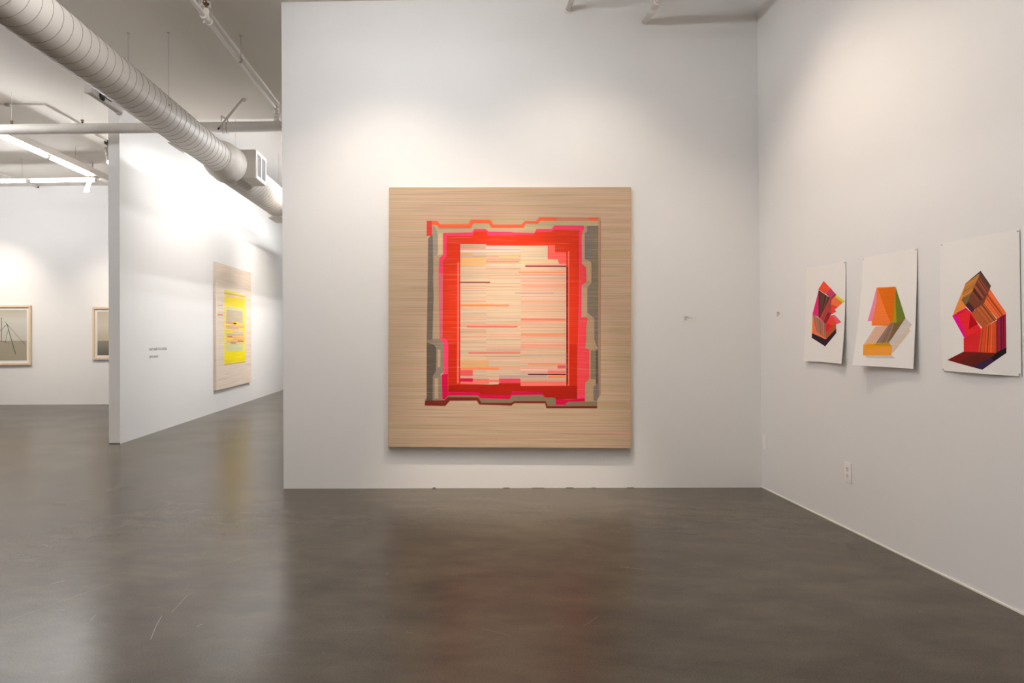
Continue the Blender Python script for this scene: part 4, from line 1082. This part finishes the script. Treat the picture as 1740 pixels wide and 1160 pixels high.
# ---------------------------------------------------------------- fluorescent strips
def strip(label, a, axis, n, zt, hw=.10, hh=.075, over=.1, hang=(), tube_r=.022, group=None, L=1.22, gap=.05, ceil=None, dbl=False, power=1.0):
    """a: start point (x, y) of the run; axis: unit direction; n tubes"""
    t = thing('fluorescent_light', label, 'strip light', (a[0], a[1], zt), (0, 0, math.atan2(axis[1], axis[0])), 'fluorescent strip lights')
    full = n * (L + gap)
    bm = B(); box(bm, (-over, -hw, .035), (full, hw, .035 + .012)); box(bm, (-over, -hw * .62, .047), (full, hw * .62, .035 + hh)); 
    obj('housing', bm, fixm, t)
    for k in range(n):
        for yy in ((-hw * .5, hw * .5) if dbl else (0,)):
            x0 = k * (L + gap)
            bm = B(); tube(bm, (x0 + .03, yy, 0), (x0 + L - .03, yy, 0), tube_r, n=14); u = obj('tube', bm, mat('tube_glow_%g' % power, (1, 1, 1), .4, emit=COOL, emit_s=TUBE * power), t)
            bm = B()
            for x in (x0 + .012, x0 + L - .012): box(bm, (x - .018, yy - .02, -.02), (x + .018, yy + .02, .036))
            obj('socket', bm, fixm, u)
    for h in hang:
        p = Vector(a) .to_3d() if len(a) == 2 else Vector(a); w = Vector((a[0] + axis[0] * h, a[1] + axis[1] * h, 0))
        top = (ceil if ceil else cz(w.y)) - zt
        bm = B(); tube(bm, (h, 0, .035 + hh), (h, 0, top), .003, n=6); obj('hanger_wire', bm, wirem, t)
    return t
strip('glowing fluorescent strip running from front to back in the side room', (-6.55, 12.19), (0, -1), 6, 4.455, hw=.07, hh=.12, over=.95, hang=(.44, 2.6), L=1.24, gap=.03, power=1.28)
strip('glowing fluorescent strip running parallel to the far wall of the side room', (-6.58, 12.50), (-1, 0), 4, 4.430, hw=.06, hh=.022, over=.02, hang=(1.4,), L=1.26, gap=.04, power=1.15)
strip('fluorescent strip hung along the partition, mostly hidden by the air duct', (-3.72, 9.75), (0, 1), 5, 4.145, hw=.15, hh=.07, over=.5, hang=(2, 5), tube_r=.018, ceil=ZS, power=.62)
strip('fluorescent strip lighting the middle wall from above', (-1.6, 4.3), (1, 0), 2, 4.47, hw=.17, hh=.08, hang=(.4, 2.0), power=1.3)
strip('unseen fluorescent strip added to brighten the print wall from above', (1.2, 3.9), (0, -1), 2, 4.52, hw=.10, hh=.08, hang=(.4, 2.0), power=.1)  # added out of view as weak fill for the right wall
strip('unseen fluorescent strip added as fill along the near part of the air duct', (-1.85, 4.5), (0, -1), 3, 4.5, hw=.05, hh=.08, hang=(.4, 2.0), power=1.75)  # added out of view to light the duct side and ceiling
strip('unseen fluorescent strip added as fill over the near end of the side room', (-8.5, 4.0), (0, -1), 4, 4.5, hw=.10, hh=.08, hang=(.4, 2.0), dbl=True, power=.2)  # added out of view to lift the side room and its floor
strip('unseen fluorescent strip added as fill just behind the middle wall', (-1.45, 9.4), (0, 1), 1, 4.2, hw=.16, hh=.07, hang=(.5,), dbl=True, power=1.1)  # added where the wall hides it, lights corridor and duct
strip('unseen fluorescent strip added as fill over the bay behind the middle wall', (-2.1, 11.2), (0, 1), 5, 4.75, hw=.2, hh=.07, hang=(1, 4), ceil=ZS, dbl=True, power=1.6)  # added out of sight to brighten the bay and partition

# ---------------------------------------------------------------- track heads and ceiling tracks in the side room
t = thing('ceiling_conduit', 'thin bent conduit on the side room ceiling leading to a lit spotlight', 'conduit', (-5.8, 9.5, 4.83))
bm = B()
pts = [(-9.5, 9.50), (-5.75, 9.50), (-5.76, 10.3), (-5.81, 11.0), (-5.83, 11.7)]
for (xa, ya), (xb, yb) in zip(pts, pts[1:]): tube(bm, (xa, ya, cz(ya) - .012), (xb, yb, cz(yb) - .012), .011, n=12)
local(obj('conduit_pipe', bm, pipem, t))
bm = B(); box(bm, (-6.30, 9.47, cz(9.5) - .035), (-6.24, 9.53, cz(9.5))); local(obj('clip', bm, mat('grey_metal', (.35, .31, .28), .5), t))
t = thing('track_spotlight', 'lit spotlight hanging from the conduit beside the partition end', 'spotlight', (-5.83, 11.46, 4.8))
bm = B(); box(bm, (-5.86, 11.40, 4.80), (-5.80, 11.52, cz(11.46))); local(obj('canopy', bm, darkm, t))
bm = B(); tube(bm, (-5.83, 11.46, 4.80), (-5.83, 11.46, 4.74), .012, n=10); tube(bm, (-5.86, 11.46, 4.75), (-5.83, 11.44, 4.57), .024, n=14); tube(bm, (-5.83, 11.46, 4.57), (-5.82, 11.48, 4.52), .02, .04, n=16); local(obj('lamp_head', bm, mat('grey_metal', (.35, .31, .28), .5), t))
bm = B(); bmesh.ops.create_uvsphere(bm, u_segments=16, v_segments=10, radius=.034, matrix=Matrix.Translation((-5.815, 11.47, 4.50))); local(obj('bulb', bm, bulbm, t))
t = thing('track_spotlight', 'white flared spotlight head hanging just below the corner of the two glowing strips', 'spotlight', (-6.93, 12.9, 4.6))
bm = B(); tube(bm, (-6.86, 12.9, cz(12.9)), (-6.86, 12.9, 4.50), .014, n=10); tube(bm, (-6.86, 12.9, 4.55), (-6.90, 12.86, 4.36), .010, n=8); local(obj('stem', bm, fixm, t))
bm = B(); tube(bm, (-6.93, 12.9, 4.49), (-6.96, 12.9, 4.40), .038, .042, n=20); tube(bm, (-6.96, 12.9, 4.40), (-6.97, 12.92, 4.30), .042, .075, n=20); local(obj('lamp_head', bm, mat('spot_white', (.86, .86, .84), .4), t))
t = thing('ceiling_track', 'short ceiling conduit ending at the far wall with a dark end cap', 'conduit', (-9.15, 14.0, 4.88))
bm = B(); box(bm, (-9.175, 12.7, cz(13) - .035), (-9.135, 14.85, cz(13) - .005)); local(obj('track_rail', bm, fixm, t))
bm = B(); box(bm, (-9.18, 14.85, cz(13) - .04), (-9.13, 14.90, cz(13) + .0)); local(obj('end_cap', bm, rustm, t))
bm = B(); box(bm, (-9.165, 13.9, cz(13) - .12), (-9.145, 13.93, cz(13) - .03)); local(obj('adapter', bm, fixm, t))
t = thing('ceiling_track', 'white track box with black fitting peeking out under the air duct', 'track light', (-4.1, 8.0, 4.33))
bm = B(); box(bm, (-4.13, 7.62, 4.29), (-4.06, 8.36, 4.36)); bmesh.ops.bevel(bm, geom=bm.edges[:], offset=.006, segments=2, affect='EDGES'); local(obj('track_rail', bm, fixm, t))
bm = B(); box(bm, (-4.055, 7.78, 4.30), (-4.03, 7.86, 4.375)); box(bm, (-4.055, 7.86, 4.335), (-4.035, 8.05, 4.37)); tube(bm, (-4.05, 7.80, 4.30), (-4.03, 7.84, 4.285), .02, n=12); local(obj('adapter', bm, darkm, t))
bm = B(); box(bm, (-4.135, 7.60, 4.285), (-4.055, 7.625, 4.365)); box(bm, (-4.12, 8.30, 4.275), (-4.07, 8.36, 4.295)); local(obj('end_cap', bm, fixm, t))
for y in (7.7, 8.28):
    bm = B(); tube(bm, (-4.095, y, 4.36), (-4.095, y, cz(y)), .004, n=6); local(obj('hanger_wire', bm, wirem, t))
